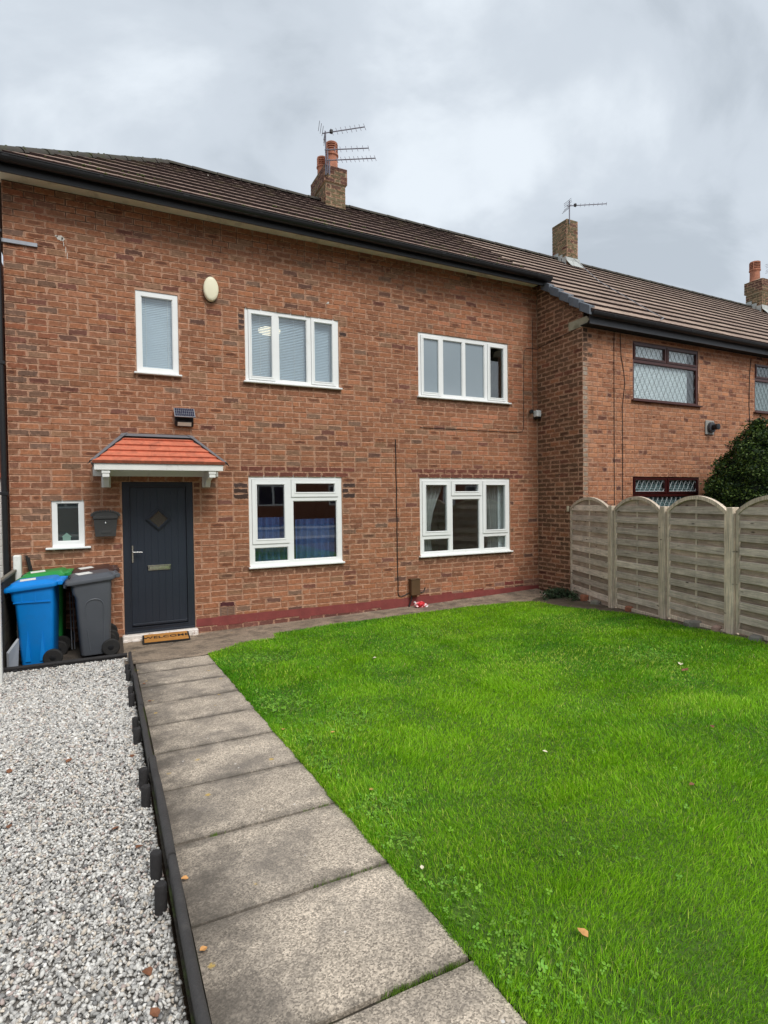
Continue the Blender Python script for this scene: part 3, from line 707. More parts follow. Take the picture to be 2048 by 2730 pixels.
for bx in (-.186, 1.094):
    b = MB(); pr = [(-.022, 2.085), (-.022, 2.225), (-.52, 2.225), (-.52, 2.275), (-.56, 2.275)]
    poly = [(-.0025, 2.085), (-.16, 2.085), (-.20, 2.13), (-.24, 2.165), (-.34, 2.18), (-.44, 2.20), (-.54, 2.215), (-.555, 2.24), (-.555, 2.277), (-.0025, 2.277)]
    n = len(poly); hw = .032
    b.add([(bx-hw, y_, z_) for y_, z_ in poly]+[(bx+hw, y_, z_) for y_, z_ in poly], [tuple(range(n))[::-1], tuple(range(n, 2*n))]+[(i, (i+1)%n, n+(i+1)%n, n+i) for i in range(n)])
    b.box(bx-.055, bx+.055, -.028, -.003, 2.075, 2.222, b=.006); b.box(bx-.048, bx+.048, -.575, -.50, 2.238, 2.2765, b=.004); b.box(bx-.04, bx+.04, -.568, -.50, 2.19, 2.2375, b=.004)
    b.build('bracket', M_wpaint, canopy)

# ---------------------------------------------------------------- eaves, gutter, downpipe
def zz(x, a, b, x0=-1.2, x1=7.1): return a + (b-a)*(x-x0)/(x1-x0)
def sloped(mb_, xa, xb, y0, y1, za0, za1, zb0, zb1):     # box whose z changes from left end (za) to right end (zb)
    v = [(xa,y0,za0),(xb,y0,zb0),(xb,y1,zb0),(xa,y1,za0),(xa,y0,za1),(xb,y0,zb1),(xb,y1,zb1),(xa,y1,za1)]
    return mb_.add(v, [(0,3,2,1),(4,5,6,7),(0,1,5,4),(1,2,6,5),(2,3,7,6),(3,0,4,7)])
sloped(MB(), -1.62, 7.12, -.33, .1, ZS, ZS+.02, ZS-.035, ZS-.015).build('soffit', M_soffit, house)
sloped(MB(), -1.64, 7.14, -.352, -.3305, 5.800, 5.935, 5.74, 5.86).build('fascia', M_black, house)
def gutter(parent, xa, xb, yb, za, zb, r=.062, n=10, mat=M_black):
    s = MB(); ring = lambda x, z: [(x, yb - r + r*math.cos(math.pi + math.pi*k/n) , z + 1.15*r*math.sin(math.pi + math.pi*k/n)) for k in range(n+1)]
    A, Bq = ring(xa, za), ring(xb, zb); A2 = [(p[0], yb-r+(p[1]-yb+r)*.93, za+(p[2]-za)*.93) for p in A]; B2 = [(p[0], yb-r+(p[1]-yb+r)*.93, zb+(p[2]-zb)*.93) for p in Bq]
    m_ = n+1
    f = [(i, i+1, m_+i+1, m_+i) for i in range(n)] + [(2*m_+i+1, 2*m_+i, 3*m_+i, 3*m_+i+1) for i in range(n)] + [(0, m_, 3*m_, 2*m_), (n, 2*m_+n, 3*m_+n, m_+n)]
    f += [tuple(range(m_))[::-1], tuple(range(m_, 2*m_))]
    s.add(A+Bq+A2+B2, f)
    s.tube([(xa, yb-2*r, za), (xb, yb-2*r, zb)], .007, 6)
    g_ = s.build('gutter', mat, parent, smooth=40)
    L_ = xb-xa; k = 0
    while .5 + k*1.0 < L_:                      # brackets and joint collars
        x = xa+.5+k*1.0; z = za+(zb-za)*(x-xa)/L_; c = MB()
        pts = [(x, yb-r+1.06*r*math.cos(math.pi+math.pi*i/8), z+1.2*r*math.sin(math.pi+math.pi*i/8)) for i in range(9)]
        wd = .035 if k % 2 else .07
        c.add([(p[0]-wd/2, p[1], p[2]) for p in pts]+[(p[0]+wd/2, p[1], p[2]) for p in pts], [(i, i+1, 10+i, 9+i) for i in range(8)])
        c.build('gutter_bracket', mat, g_); k += 1
    return g_
gutter(house, -1.66, 7.16, -.353, 5.955, 5.872)
dpz = [(-1.31, -.40, 5.86), (-1.31, -.40, 5.72), (-1.31, -.07, 5.52), (-1.31, -.07, 0.1)]
dp = MB().tube(dpz, .034, 12); dp.build('downpipe', M_black, house, smooth=40)
for z in (5.2, 3.6, 2.0, .9): MB().box(-1.355, -1.265, -.11, -.03, z-.02, z+.02, b=.004).build('pipe_clip', M_black, house)

# ---------------------------------------------------------------- roofs
YE, YR = -.42, 3.0
def z_main(x, y):
    ze = 5.905 - .0095*(x+1.2); zr_ = 8.205 - .0125*(x-.94); return ze + (zr_-ze)*(y-YE)/(YR-YE)
NE = -1.43
def z_next(x, y):
    ze = 4.960 - .006*(x-7.1); zr_ = 8.125 - .0105*(x-7.1); return ze + (zr_-ze)*(y-NE)/(YR-NE)
def hipx(y): return -1.62 + (.94+1.62)*(y-YE)/(YR-YE)
PAL_TILE = [lin(146, 123, 111), lin(142, 120, 108), lin(137, 115, 104), lin(150, 127, 114), lin(132, 111, 101)]
PAL_TILE2 = [lin(166, 144, 129), lin(162, 141, 126), lin(156, 135, 121), lin(170, 149, 133), lin(150, 130, 117)]
def tiles(zf, x0, x1, ye, yr, gauge_y, pal, hip=None, wdt=.30):
    res = []; ny = int(round((yr-ye)/gauge_y)); gy = (yr-ye)/ny
    prof = [(0, .0), (.05, .004), (.10, .020), (.15, .004), (.25, .0), (.34, .0), (.42, .004), (.5, .022), (.58, .004), (.66, 0), (.80, 0), (.90, .006), (1.0, .014)]
    prof = [(0, .001), (.10, 0), (.32, 0), (.42, .001), (.5, .003), (.58, .001), (.68, 0), (.90, 0), (1.0, .001)]
    for r in range(ny):
        ya, yb = ye + r*gy, ye + (r+1.12)*gy
        x = x0
        while x < x1:
            a, b = max(x, x0), min(x+wdt-.001, x1); x += wdt
            if b-a < .03: continue
            if hip and b < hip(ya) + .02: continue
            lift = rng.uniform(0, .0025); droop = rng.uniform(-.004, .002); v = []; n = len(prof)
            for yy, th, lo in ((ya+droop, .052+lift, 0), (yb, .008+lift*.5, 1)):
                for u, h_ in prof:
                    xx = a+(b-a)*u
                    if hip: xx = max(xx, hip(yy)+.01)
                    v.append((xx, yy, zf(xx, yy)+th+h_))
            for u, h_ in prof:
                xx = a+(b-a)*u
                if hip: xx = max(xx, hip(ya)+.01)
                v.append((xx, ya+droop+.008, zf(xx, ya)+.052+lift+h_*.5-.052))
            v += v[:n]                           # butt edge coloured dark: moss plus the shadow between courses painted in
            f = [(i, i+1, n+i+1, n+i) for i in range(n-1)] + [(2*n+i, 2*n+i+1, 3*n+i+1, 3*n+i) for i in range(n-1)]
            ctr = Vector(((a+b)/2, (ya+yb)/2, zf((a+b)/2, (ya+yb)/2))); d = depth_of(ctr)
            px = (ctr-Vector(CAM)).dot(R_)/d; vis = abs(px) < .7 and d > 0
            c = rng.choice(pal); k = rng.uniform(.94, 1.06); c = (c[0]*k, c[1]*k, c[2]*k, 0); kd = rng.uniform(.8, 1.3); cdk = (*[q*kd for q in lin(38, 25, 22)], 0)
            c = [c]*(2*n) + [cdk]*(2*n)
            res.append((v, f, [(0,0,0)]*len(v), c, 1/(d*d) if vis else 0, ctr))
    return res
def roof_deck(zf, quad, name, parent):
    m = MB(); top = [(x, y, zf(x, y)-.004) for x, y in quad]; m.add(top, [tuple(range(len(quad)))]); return m.build(name, M_dark, parent)
roof = roof_deck(z_main, [(-1.6, YE), (7.12, YE), (7.12, YR), (.94, YR)], 'roof', house)
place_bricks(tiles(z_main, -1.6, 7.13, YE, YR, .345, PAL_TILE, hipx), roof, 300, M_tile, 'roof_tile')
for o_ in [c for c in roof.children if c.name.startswith('brickwork')]: o_.name = 'roof_tiling'
# hidden faces of the roof: hip end and rear slope
bk = MB(); zr_ = z_main(.94, YR)
bk.add([(-1.62, YE, z_main(-1.6, YE)), (-1.62, 6.4, z_main(-1.6, YE)), (.94, YR, zr_)], [(0,1,2)][::-1])
bk.add([(-1.62, 6.4, 5.95), (7.12, 6.4, 5.87), (7.12, YR, z_main(7.12, YR)-.004), (.94, YR, zr_-.004)], [(0,3,2,1)])
bk.build('rear_roof_slope', plain('tile_plain', lin(110, 96, 90), .9, .2, 6, bstr=.5, bscale=40), roof)
def half_round(a, b, r, parent, name, mat, n=8):
    a, b = Vector(a), Vector(b); t = (b-a).normalized(); s_ = t.cross(Vector((0,0,1))).normalized(); u_ = s_.cross(t)
    v = []
    for p, rr in ((a, r*1.06), (b, r)):
        for k in range(n+1):
            an = math.pi*k/n; v.append(p + s_*math.cos(an)*rr + u_*math.sin(an)*rr*.8)
    f = [(i, i+1, n+2+i, n+1+i) for i in range(n)] + [tuple(range(n+1)), tuple(range(n+1, 2*n+2))[::-1]]
    m_ = MB(); m_.add(v, f); return m_.build(name, mat, parent, smooth=50)
x = .94
while x < 7.1:
    x2 = min(x+.46, 7.12); half_round((x, YR, z_main(x, YR)-.012+rng.uniform(-.004, .004)), (x2-.012, YR, z_main(x2, YR)-.012+rng.uniform(-.004, .004)), .10, roof, 'ridge_tile', M_ridge); x = x2
for i in range(10):
    t0, t1 = i/10, (i+1)/10-.004
    P0 = lambda t: (hipx(YE+(YR-YE)*t), YE+(YR-YE)*t, z_main(hipx(YE+(YR-YE)*t), YE+(YR-YE)*t)-.005)
    half_round(P0(t0), P0(t1), .095, roof, 'hip_tile', M_ridge)
ms = MB()                                        # moss cushions on hip, ridge and along tile edges
for i in range(170):
    u = rng.random()
    if u < .4: t_ = rng.random(); y = YE+(YR-YE)*t_; p = Vector((hipx(y)+rng.uniform(-.05, .1), y, z_main(hipx(y), y)+.07))
    else:
        y = YE + .3*int(rng.random()*4) + rng.random()*.03; xx = rng.uniform(hipx(y)+.1, 7.0); p = Vector((xx, y, z_main(xx, y)+.045))
    r_ = rng.uniform(.008, .026); ms.lathe(p, [(r_*.9, -r_*.3), (r_, 0), (r_*.7, r_*.5), (r_*.2, r_*.75)], 6)
ms.build('moss', M_moss, roof, smooth=60, kind='stuff')

# ---------------------------------------------------------------- next house in the row
nb = empty('terraced_house', (12.0, -1.1, 0), 'projecting brick house to the right with brown window frames and leaded glass', 'house')
NY = -DP
NW = {'F': (8.432, 10.262, 3.615, 4.702), 'G': (8.424, 10.282, 1.05, 2.250), 'H': (12.07, 13.9, 3.605, 4.660), 'I': (12.07, 13.9, 1.05, 2.25)}
NZ = 4.815
nwall = MB().plate(XC, 22.0, -.3, NZ, list(NW.values()), NY+.007, NY+.12).build('wall', M_mortar2, nb)
sw = MB(); yz = [(NY+.12, -.3), (.1, -.3), (.1, 5.90), (-.15, 5.75), (NY+.12, NZ+.14)]
sw.add([(XC+.007, y_, z_) for y_, z_ in yz]+[(XC+.12, y_, z_) for y_, z_ in yz], [(0,4,3,2,1),(5,6,7,8,9)])
sw.build('side_wall_mortar', M_mortar2, nwall)
def col_next(x, z, k):
    if x < .22 and z > 4.2: return vary(lin(96, 74, 60), .12)
    return None
bn = lay_wall((XC, NY, 0), (1,0,0), (0,-1,0), 0.0, 6.6, ZB, NZ, [(a-XC, b-XC, c, d) for a, b, c, d in NW.values()], PAL_NEXT, colour=col_next, seed_off=.1143, header_rows=lambda k: k % 4 == 1)
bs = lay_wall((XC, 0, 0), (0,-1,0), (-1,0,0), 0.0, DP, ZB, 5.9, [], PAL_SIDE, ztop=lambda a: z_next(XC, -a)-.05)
for i_, b_ in enumerate(bn):                     # pale lime-washed strip down the arris
    if b_[5].x - XC < .24 and b_[5].z < 4.25:
        kk = vary(lin(152, 138, 122), .08)
        bn[i_] = (b_[0], b_[1], b_[2], [((*kk, 0) if p_.x-XC < .105 else b_[3]) for p_ in b_[0]], b_[4], b_[5])
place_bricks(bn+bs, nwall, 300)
MB().box(13.7, 22.0, NY-.004, NY+.006, -.3, NZ).build('far_wall_face', M_bplain, nb)
MB().box(XC+.12, 22, 6.9, 7.0, -.3, 5.8).box(21.88, 22, NY+.121, 6.9, -.3, 5.0).build('rear_wall', M_bplain, nb)
def lattice(x0, x1, z0, z1, y, dxp, dzp, mat, parent):
    s = MB(); W_, H_ = x1-x0, z1-z0; sl = dzp/dxp
    for sg in (1, -1):
        k = -int(H_/dzp)-2
        while k*dxp < W_ + H_/sl + dxp:
            # line z = sg*sl*(x - c)
            pts = []
            c0 = k*dxp
            za = 0 if sg > 0 else H_
            xa_ = c0; xb_ = c0 + H_/sl
            x_s, x_e = max(xa_, 0), min(xb_, W_)
            if x_e - x_s > .01:
                f0 = (x_s-xa_)*sl; f1 = (x_e-xa_)*sl
                zs_, ze_ = (f0, f1) if sg > 0 else (H_-f0, H_-f1)
                s.tube([(x0+x_s, y, z0+zs_), (x0+x_e, y, z0+ze_)], .0034, 4, cap=False)
            k += 1
    s.tube([(x0,y,z0),(x1,y,z0)], .005, 4); s.tube([(x0,y,z1),(x1,y,z1)], .005, 4)
    s.build('lead_lattice', mat, parent)
ny_ = NY+.018
for key, lm, fm in (('F', M_lead, M_brown), ('G', M_leadlight, M_mahog), ('H', M_lead, M_brown), ('I', M_lead, M_brown)):
    a, b, c, d = NW[key]; mx = (a+b)/2; zt = d-.33
    panes = [((a+.075, mx-.06, zt+.045, d-.075), (a+.035, mx-.012, zt+.005, d-.03)), ((mx+.06, b-.075, zt+.045, d-.075), (mx+.012, b-.035, zt+.005, d-.03)), ((a+.045, b-.05, c+.05, zt-.05), None)]
    wn = window(nb, 'window', NW[key], panes, y=ny_, mat=fm, sill_over=.05)
    for gl, sa in panes: lattice(*gl, ny_+(.006 if sa else .022), .128, .225, lm, wn)
    t_ = MB().box(a-.2, b+.2, NY+.125, NY+2.8, c-.5, d+.3); t_.f = [f[::-1] for i, f in enumerate(t_.f) if i != 2]; t_.fm = [0]*5; t_.build('room_lining', M_room, nb)
# ribbed white blinds behind the leaded panes
def ribbed(x0, x1, z0, z1, y, mat, label, pitch=.03):
    s = MB(); z = z0; v = []; f = []; i = 0
    while z < z1:
        v += [(x0, y, z), (x1, y, z), (x0, y-.008, z+pitch*.5), (x1, y-.008, z+pitch*.5)]; z += pitch
    n = len(v)//2
    for i in range(n-1): f.append((2*i, 2*i+1, 2*i+3, 2*i+2))
    s.add(v, f); s.build('pleated_blind', mat, org=((x0+x1)/2, y, z0), label=label, cat='blind')
ribbed(8.46, 10.02, 3.64, 4.69, NY+.084, M_blind2, 'pale pleated blind behind the upstairs leaded window of the right house')
ribbed(8.46, 10.24, 1.4, 2.24, NY+.086, plain('grey_pleat', lin(120, 140, 142), .8), 'grey pleated blind behind the leaded window above the fence', .045)
ribbed(12.1, 13.87, 3.64, 4.34, NY+.084, plain('grey_pleat_dim', lin(150, 166, 166), .8), 'grey pleated blind in the window cut by the right edge of the picture', .03)

nroof = roof_deck(z_next, [(7.10, NE), (22.2, NE), (22.2, YR), (7.10, YR)], 'roof', nb)
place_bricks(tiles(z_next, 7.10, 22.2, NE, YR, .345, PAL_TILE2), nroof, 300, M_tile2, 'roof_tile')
for o_ in [c for c in nroof.children if c.name.startswith('brickwork')]: o_.name = 'roof_tiling'
MB().add([(7.13, 6.4, 5.87), (22.2, 6.4, 5.8), (22.2, YR, z_next(22.2, YR)-.004), (7.13, YR, z_next(7.1, YR)-.004)], [(0,3,2,1)]).build('rear_roof_slope', bpy.data.materials['tile_plain'], nroof)
x = 7.12
while x < 22:
    x2 = x+.46; half_round((x, YR, z_next(x, YR)-.01), (x2-.012, YR, z_next(x2, YR)-.01), .10, nroof, 'ridge_tile', M_ridge); x = x2
for i in range(5):                               # dry-verge caps
    y0 = NE+.01+i*.236; y1 = y0+.226
    A0, A1 = Vector((7.07, y0, z_next(7.1, y0)+.07+.022)), Vector((7.07, y1, z_next(7.1, y1)+.07-.012))
    v = MB(); th = Vector((0, 0, -.155)); wx = Vector((.075, 0, .0)); n_ = A1-A0
    v.obb(A0, wx, n_, th, b=.006); v.obb(A0+Vector((.0755, 0, 0)), Vector((.05, 0, 0)), n_, Vector((0, 0, -.03)), b=.004)
    v.build('verge_cap', M_verge, nroof)
MB().add([(XC-.012, -.82, 4.80), (XC-.012, -1.20, 4.80), (XC-.012, -1.30, 4.875), (XC-.012, -1.24, 4.95), (XC-.012, -.82, 4.945)] + [(XC+.1, -.82, 4.80), (XC+.1, -1.20, 4.80), (XC+.1, -1.30, 4.875), (XC+.1, -1.24, 4.95), (XC+.1, -.82, 4.945)], [(0,1,2,3,4),(0,5,6,1),(1,6,7,2),(2,7,8,3),(3,8,9,4)][0:5]).build('stone_corbel', M_stone, nb)
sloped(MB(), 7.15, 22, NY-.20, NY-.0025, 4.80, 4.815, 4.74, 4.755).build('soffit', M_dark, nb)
sloped(MB(), 7.15, 22, NY-.222, NY-.2005, 4.785, 4.97, 4.72, 4.90).build('fascia', M_grey_plastic, nb)
gutter(nb, 7.12, 22, NY-.223, 4.955, 4.86, r=.058)

# ---------------------------------------------------------------- chimneys
def chimney(parent, x0, x1, y0, y1, zb, zt, corbel=None, flash=True, mat=M_brick):
    core = MB().box(x0+.008, x1-.008, y0+.008, y1-.008, zb, zt-.01).build('chimney', M_mortar3, parent)
    if corbel:
        MB().box(x0-.025, x1+.025, y0-.025, y1+.025, corbel, zt-.01).build('corbel_core', M_mortar3, core)
    br = []
    for o_, u, n_, L_ in (((x0,y0,0), (1,0,0), (0,-1,0), x1-x0), ((x0,y1,0), (0,-1,0), (-1,0,0), y1-y0), ((x1,y0,0), (0,1,0), (1,0,0), y1-y0), ((x1,y1,0), (-1,0,0), (0,1,0), x1-x0)):
        zc = corbel or zt
        br += lay_wall(o_, u, n_, 0, L_, zb, zc, [], PAL_CHIM)
        if corbel:
            oo = (o_[0]-.033*u[0]+.033*n_[0], o_[1]-.033*u[1]+.033*n_[1], 0)
            br += lay_wall(oo, u, n_, 0, L_+.066, corbel, zt, [], [(lin(98, 70, 60), .6), (lin(104, 92, 70), .4)])
    rest = MB()
    for v, f, uv, c, s, ctr in br: rest.add(v, f, c, uv)
    rest.build('brickwork', mat, core, attr=True, kind='stuff')
    e_ = .03 if corbel else .0
    MB().add([(x0-e_, y0-e_, zt-.012), (x1+e_, y0-e_, zt-.012), (x1+e_, y1+e_, zt-.012), (x0-e_, y1+e_, zt-.012), (x0+.1, y0+.1, zt+.06), (x1-.1, y0+.1, zt+.06), (x1-.1, y1-.1, zt+.06), (x0+.1, y1-.1, zt+.06)], [(0,1,5,4),(1,2,6,5),(2,3,7,6),(3,0,4,7),(4,5,6,7)]).build('flaunching', M_stone, core)
    return core
def pot(parent, x, y, z, h, r=.115, cowl=True):
    prof = [(r*1.1, 0), (r*1.12, .05), (r*.98, .07), (r*.95, h*.5), (r*.98, h*.55), (r*1.12, h*.56), (r*1.12, h*.60), (r, h*.61)]
    m_ = MB().lathe((x, y, z), prof, 20); base = m_.build('chimney_pot', M_pot, parent, smooth=40)
    c = MB()
    for k in range(5): zz_ = z+h*(.61+.075*k); c.lathe((x, y, zz_), [(r*1.0, 0), (r*1.03, .004), (r*1.03, h*.038), (r*.98, h*.042)], 20)
    c.lathe((x, y, z+h*.96), [(r*1.02, 0), (r*.98, h*.03), (r*.6, h*.06), (r*.2, h*.07)], 20)
    for k in range(4): a = k*math.pi/2+.3; c.tube([(x+r*math.cos(a), y+r*math.sin(a), z+h*.6), (x+r*math.cos(a), y+r*math.sin(a), z+h*.97)], .014, 6)
    c.build('louvred_cowl', M_pot, parent, smooth=40)
    MB().lathe((x, y, z+h*.6), [(r*.8, 0), (r*.8, h*.36)], 14).build('flue_void', M_dark, parent)
ch1 = chimney(house, 3.965, 4.40, 2.62, 3.42, 7.55, 8.735, corbel=8.405)
pot(ch1, 4.20, 2.85, 8.735, .62, .125); pot(ch1, 4.12, 3.22, 8.735, .50, .11)
ch2 = chimney(nb, 10.50, 10.875, 2.60, 3.13, 7.5, 9.0)
ch3 = chimney(nb, 18.80, 19.35, 2.60, 3.12, 7.5, 8.82, corbel=8.44)
pot(ch3, 19.0, 2.95, 8.82, .68, .15)
fl = MB()
for i in range(3): y = 2.62+i*.14; z = z_next(10.4, y)+.07; fl.box(10.478, 10.4985, y, y+.16, z-.05, z+.16-.01*i)
fl.add([(10.46, 2.575, 7.93), (10.92, 2.575, 7.93), (10.92, 2.40, z_next(10.6, 2.40)+.065), (10.46, 2.40, z_next(10.6, 2.40)+.065), (10.46, 2.585, 8.02), (10.92, 2.585, 8.02)], [(3,2,1,0),(0,1,5,4)]); fl.build('flashing', M_flash2, ch2)
fl = MB()
for i in range(3): y = 2.62+i*.15; z = z_next(18.7, y)+.07; fl.box(18.775, 18.7985, y, y+.17, z-.05, z+.17)
fl.add([(18.76, 2.575, 7.85), (19.4, 2.575, 7.85), (19.4, 2.38, z_next(19, 2.38)+.065), (18.76, 2.38, z_next(19, 2.38)+.065), (18.76, 2.585, 7.98), (19.4, 2.585, 7.98)], [(3,2,1,0),(0,1,5,4)]); fl.build('flashing', M_flash2, ch3)

# ---------------------------------------------------------------- TV aerials
def aerial(name_lab, mast, boom, nel, el_len, elv=(0,0,1), refl=True, group='television aerials'):
    a = empty('television_aerial', mast[0], name_lab, 'aerial', group)
    MB().tube(mast, .014, 8).build('mast', M_alu, a, smooth=40)
    b0, b1 = Vector(boom[0]), Vector(boom[1])
    MB().tube([b0, b1], .011, 6).build('boom', M_alu, a)
    ev = Vector(elv).normalized()
    for i in range(nel):
        t_ = .22 + .78*i/(nel-1); p = b0.lerp(b1, t_); MB().tube([p-ev*el_len/2, p+ev*el_len/2], .0055, 5).build('element', M_alu, a)
    if refl:
        p = b0.lerp(b1, .02)
        for s_ in (1, -1):
            for k in range(3): q = p + ev*s_*(.05+.06*k) - (b1-b0).normalized()*(.02*k); sd_ = Vector((.05, .18, .02)); MB().tube([q-sd_, q+sd_], .005, 5).build('reflector', M_alu, a)
        MB().box(b0.lerp(b1, .2).x-.03, b0.lerp(b1, .2).x+.03, b0.y-.03, b0.y+.03, b0.lerp(b1, .2).z-.025, b0.lerp(b1, .2).z+.045, b=.008).build('junction_box', M_cable, a)
aerial('topmost aerial on the tall chimney, boom tilting up to the right', [(3.955, 2.56, 8.50), (3.955, 2.56, 9.37)], [(3.89, 2.55, 9.31), (4.83, 2.55, 9.70)], 8, .15, (-.25, .2, .9))
aerial('middle aerial of three on the chimney with two pots', [(3.985, 2.53, 8.52), (3.985, 2.53, 9.02)], [(3.92, 2.52, 8.97), (4.90, 2.52, 9.262)], 7, .13, (-.1, .2, .9), False)
aerial('lowest aerial of three on the chimney with two pots', [(4.01, 2.50, 8.48), (4.01, 2.50, 8.80)], [(3.93, 2.49, 8.745), (5.04, 2.49, 9.072)], 10, .13, (-.25, .2, .9), False)
aerial('single aerial on the slim chimney without pots', [(10.56, 2.57, 8.86), (10.56, 2.57, 9.44)], [(10.47, 2.56, 9.285), (11.86, 2.56, 9.645)], 8, .12, (.35, .2, .8))
aerial('aerial beside the far chimney at the right edge', [(19.36, 2.56, 8.5), (19.36, 2.56, 9.35)], [(19.15, 2.55, 9.20), (20.3, 2.55, 9.4)], 6, .2, (.3, .2, .9))

# ---------------------------------------------------------------- things fixed to the wall
o = empty('alarm_box', (1.204, 0, 4.70), 'cream oval alarm box high on the brick wall', 'alarm box')
def oval(cx, cz, rx, rz, y0, y1, n=32, dome=.02):
    rings = []
    for rr, y in ((1, y0), (1, y1+dome*.8), (.93, y1+dome*.25), (.75, y1)):
        rings.append([(cx+rx*rr*math.cos(2*math.pi*k/n), y, cz+rz*rr*math.sin(2*math.pi*k/n)) for k in range(n)])
    return MB().loft(rings)
oval(1.204, 4.885, .103, .170, -.026, -.085).build('cover', M_cream, o, smooth=50); oval(1.204, 4.880, .100, .170, -.002, -.0255, dome=0).build('backplate', M_black, o, smooth=50)

o = empty('solar_wall_light', (.81, 0, 2.92), 'black solar-powered wall light above the porch canopy', 'wall light')
s = MB().box(.685, .935, -.05, -.004, 2.945, 3.12, b=.01); s.build('housing', M_black, o)
pn = MB(); A0 = Vector((.672, -.155, 3.035)); ux = Vector((.275, 0, 0)); uy = Vector((0, .125, .135)); pn.obb(A0, ux, uy, uy.cross(ux).normalized()*-.016, b=.004); pn.build('panel_frame', M_steel, o)
nrm = ux.cross(uy).normalized()
cells = MB()
for i in range(10):
    for j in range(3):
        q = A0 + ux*(.045+i*.0925) + uy*(.06+j*.305) + nrm*.0165; cells.obb(q, ux*.078, uy*.27, nrm*.0015)
cells.build('solar_cells', M_solar, o)
l_ = MB(); B0 = Vector((.690, -.055, 2.918)); uy2 = Vector((0, -.045, .075)); l_.obb(B0, Vector((.24, 0, 0)), uy2, Vector((0, .035, .02)), b=.006); l_.build('lamp_body', M_black, o)
n2 = Vector((1, 0, 0)).cross(uy2).normalized(); l2 = MB(); l2.obb(B0+Vector((.03, 0, 0))+uy2*.18+n2*.001, Vector((.18, 0, 0)), uy2*.62, n2*.005, b=.001); l2.build('led_panel', M_lampglass, o)

o = empty('post_box', (-.20, 0, 1.42), 'dark iron post box between the little window and the front door', 'post box')
b = MB(); b.add([(-.325,-.11,1.43),(-.085,-.11,1.43),(-.062,-.125,1.655),(-.342,-.125,1.655),(-.325,-.003,1.43),(-.085,-.003,1.43),(-.062,-.003,1.655),(-.342,-.003,1.655)], [(0,1,2,3),(1,5,6,2),(4,0,3,7),(0,4,5,1),(3,2,6,7)]); b.build('body', M_postbox, o)
b = MB().box(-.352, -.052, -.14, -.003, 1.6565, 1.70, b=.008)
n = 16; arc = [(-.202+.165*math.cos(math.pi*k/n), 1.70+.062*math.sin(math.pi*k/n)) for k in range(n+1)]
b.prism(arc, -.13, -.003); b.build('lid', M_postbox, o)
sc_ = MB()
for k in range(n+1): sc_.lathe((arc[k][0]*1.0, -.135, arc[k][1]+.006), [(.004, -.006), (.013, -.005), (.013, .012), (.004, .014)], 10, 'y')
sc_.build('scalloped_trim', M_postbox, o, smooth=40)
MB().lathe((-.203, -.1265, 1.605), [(.010, .003), (.010, -.008), (.005, -.010)], 12, 'y').build('lock', M_chrome, o, smooth=40)
MB().box(-.255, -.150, -.1185, -.108, 1.475, 1.505, b=.002).build('name_plate', M_postbox, o)

o = empty('meter_box', (4.46, 0, .245), 'brown meter box at the foot of the wall', 'meter box')
MB().box(4.375, 4.545, -.10, -.003, .25, .515, b=.008).build('cover', M_meter, o); MB().box(4.365, 4.555, -.108, -.003, .5155, .53, b=.004).build('lid', M_meter, o)
MB().tube([(4.40, -.05, .25), (4.39, -.05, .16), (4.36, -.04, .08), (4.34, -.06, .0)], .014, 8).build('pipe', M_cable, o, smooth=50)

def cable(pts, label, r=.006, mat=M_cable):
    m_ = MB().tube(pts, r, 6); return m_.build('cable', mat, org=pts[-1], smooth=60, label=label, cat='cable')
def wig(pts, n=8, a=.006):
    out_ = []
    for p, q in zip(pts[:-1], pts[1:]):
        for k in range(n): t_ = k/n; out_.append((p[0]+(q[0]-p[0])*t_+rng.uniform(-a, a), p[1]+(q[1]-p[1])*t_, p[2]+(q[2]-p[2])*t_))
    return out_+[pts[-1]]
cable(wig([(4.150, -.008, 2.87), (4.16, -.008, 1.5), (4.165, -.008, .30)]) + [(4.18, -.008, .25), (4.22, -.008, .235), (4.29, -.008, .25), (4.34, -.008, .275), (4.374, -.012, .29)], 'black cable running down the wall between the two ground-floor windows', .008)
cable([(4.546, -.02, .30), (4.60, -.02, .27), (4.66, -.015, .29), (4.69, -.01, .36)], 'short black cable loop at the side of the meter box', .007)
cable([(4.62, -.008, 3.092)] + [(4.62+i*.3, -.008, 3.092+rng.uniform(-.004, .004)) for i in range(1, 7)] + [(6.74, -.008, 3.095), (6.82, -.008, 3.11), (6.855, -.008, 3.16), (6.858, -.008, 3.4), (6.865, -.008, 4.0), (6.872, -.008, 4.5), (6.885, -.008, 4.62), (6.93, -.008, 4.675), (7.02, -.008, 4.69), (7.19, -.010, 4.685), (7.192, -.15, 4.71), (7.192, -.6, 4.76), (7.192, -1.0, 4.79)], 'thin black cable bending round above the right upstairs window', .0045)
cable([(7.083, -.008, 5.22), (7.085, -.008, 4.4), (7.087, -.008, 3.62), (7.09, -.012, 3.45), (7.10, -.02, 3.36), (7.13, -.03, 3.34), (7.15, -.05, 3.39)], 'black cable dropping to the small white box in the wall corner', .0045)
cable([(7.95, NY-.008, 4.80), (7.945, NY-.008, 4.6), (7.944, NY-.008, 3.0), (7.944, NY-.008, 1.3)], 'left black cable on the projecting house wall', .006)
cable([(8.10, NY-.008, 4.78), (8.12, NY-.008, 4.4), (8.19, NY-.008, 4.1), (8.215, NY-.008, 3.9), (8.15, NY-.008, 3.5), (8.155, NY-.008, 2.8), (8.15, NY-.008, 1.3)], 'wavy black cable left of the leaded window', .0065)
cable([(11.93, NY-.008, 4.72), (11.88, NY-.008, 4.4), (11.86, NY-.008, 3.8), (11.90, NY-.008, 3.2), (11.9, NY-.008, 2.0)], 'black cable beside the window at the right edge', .008)
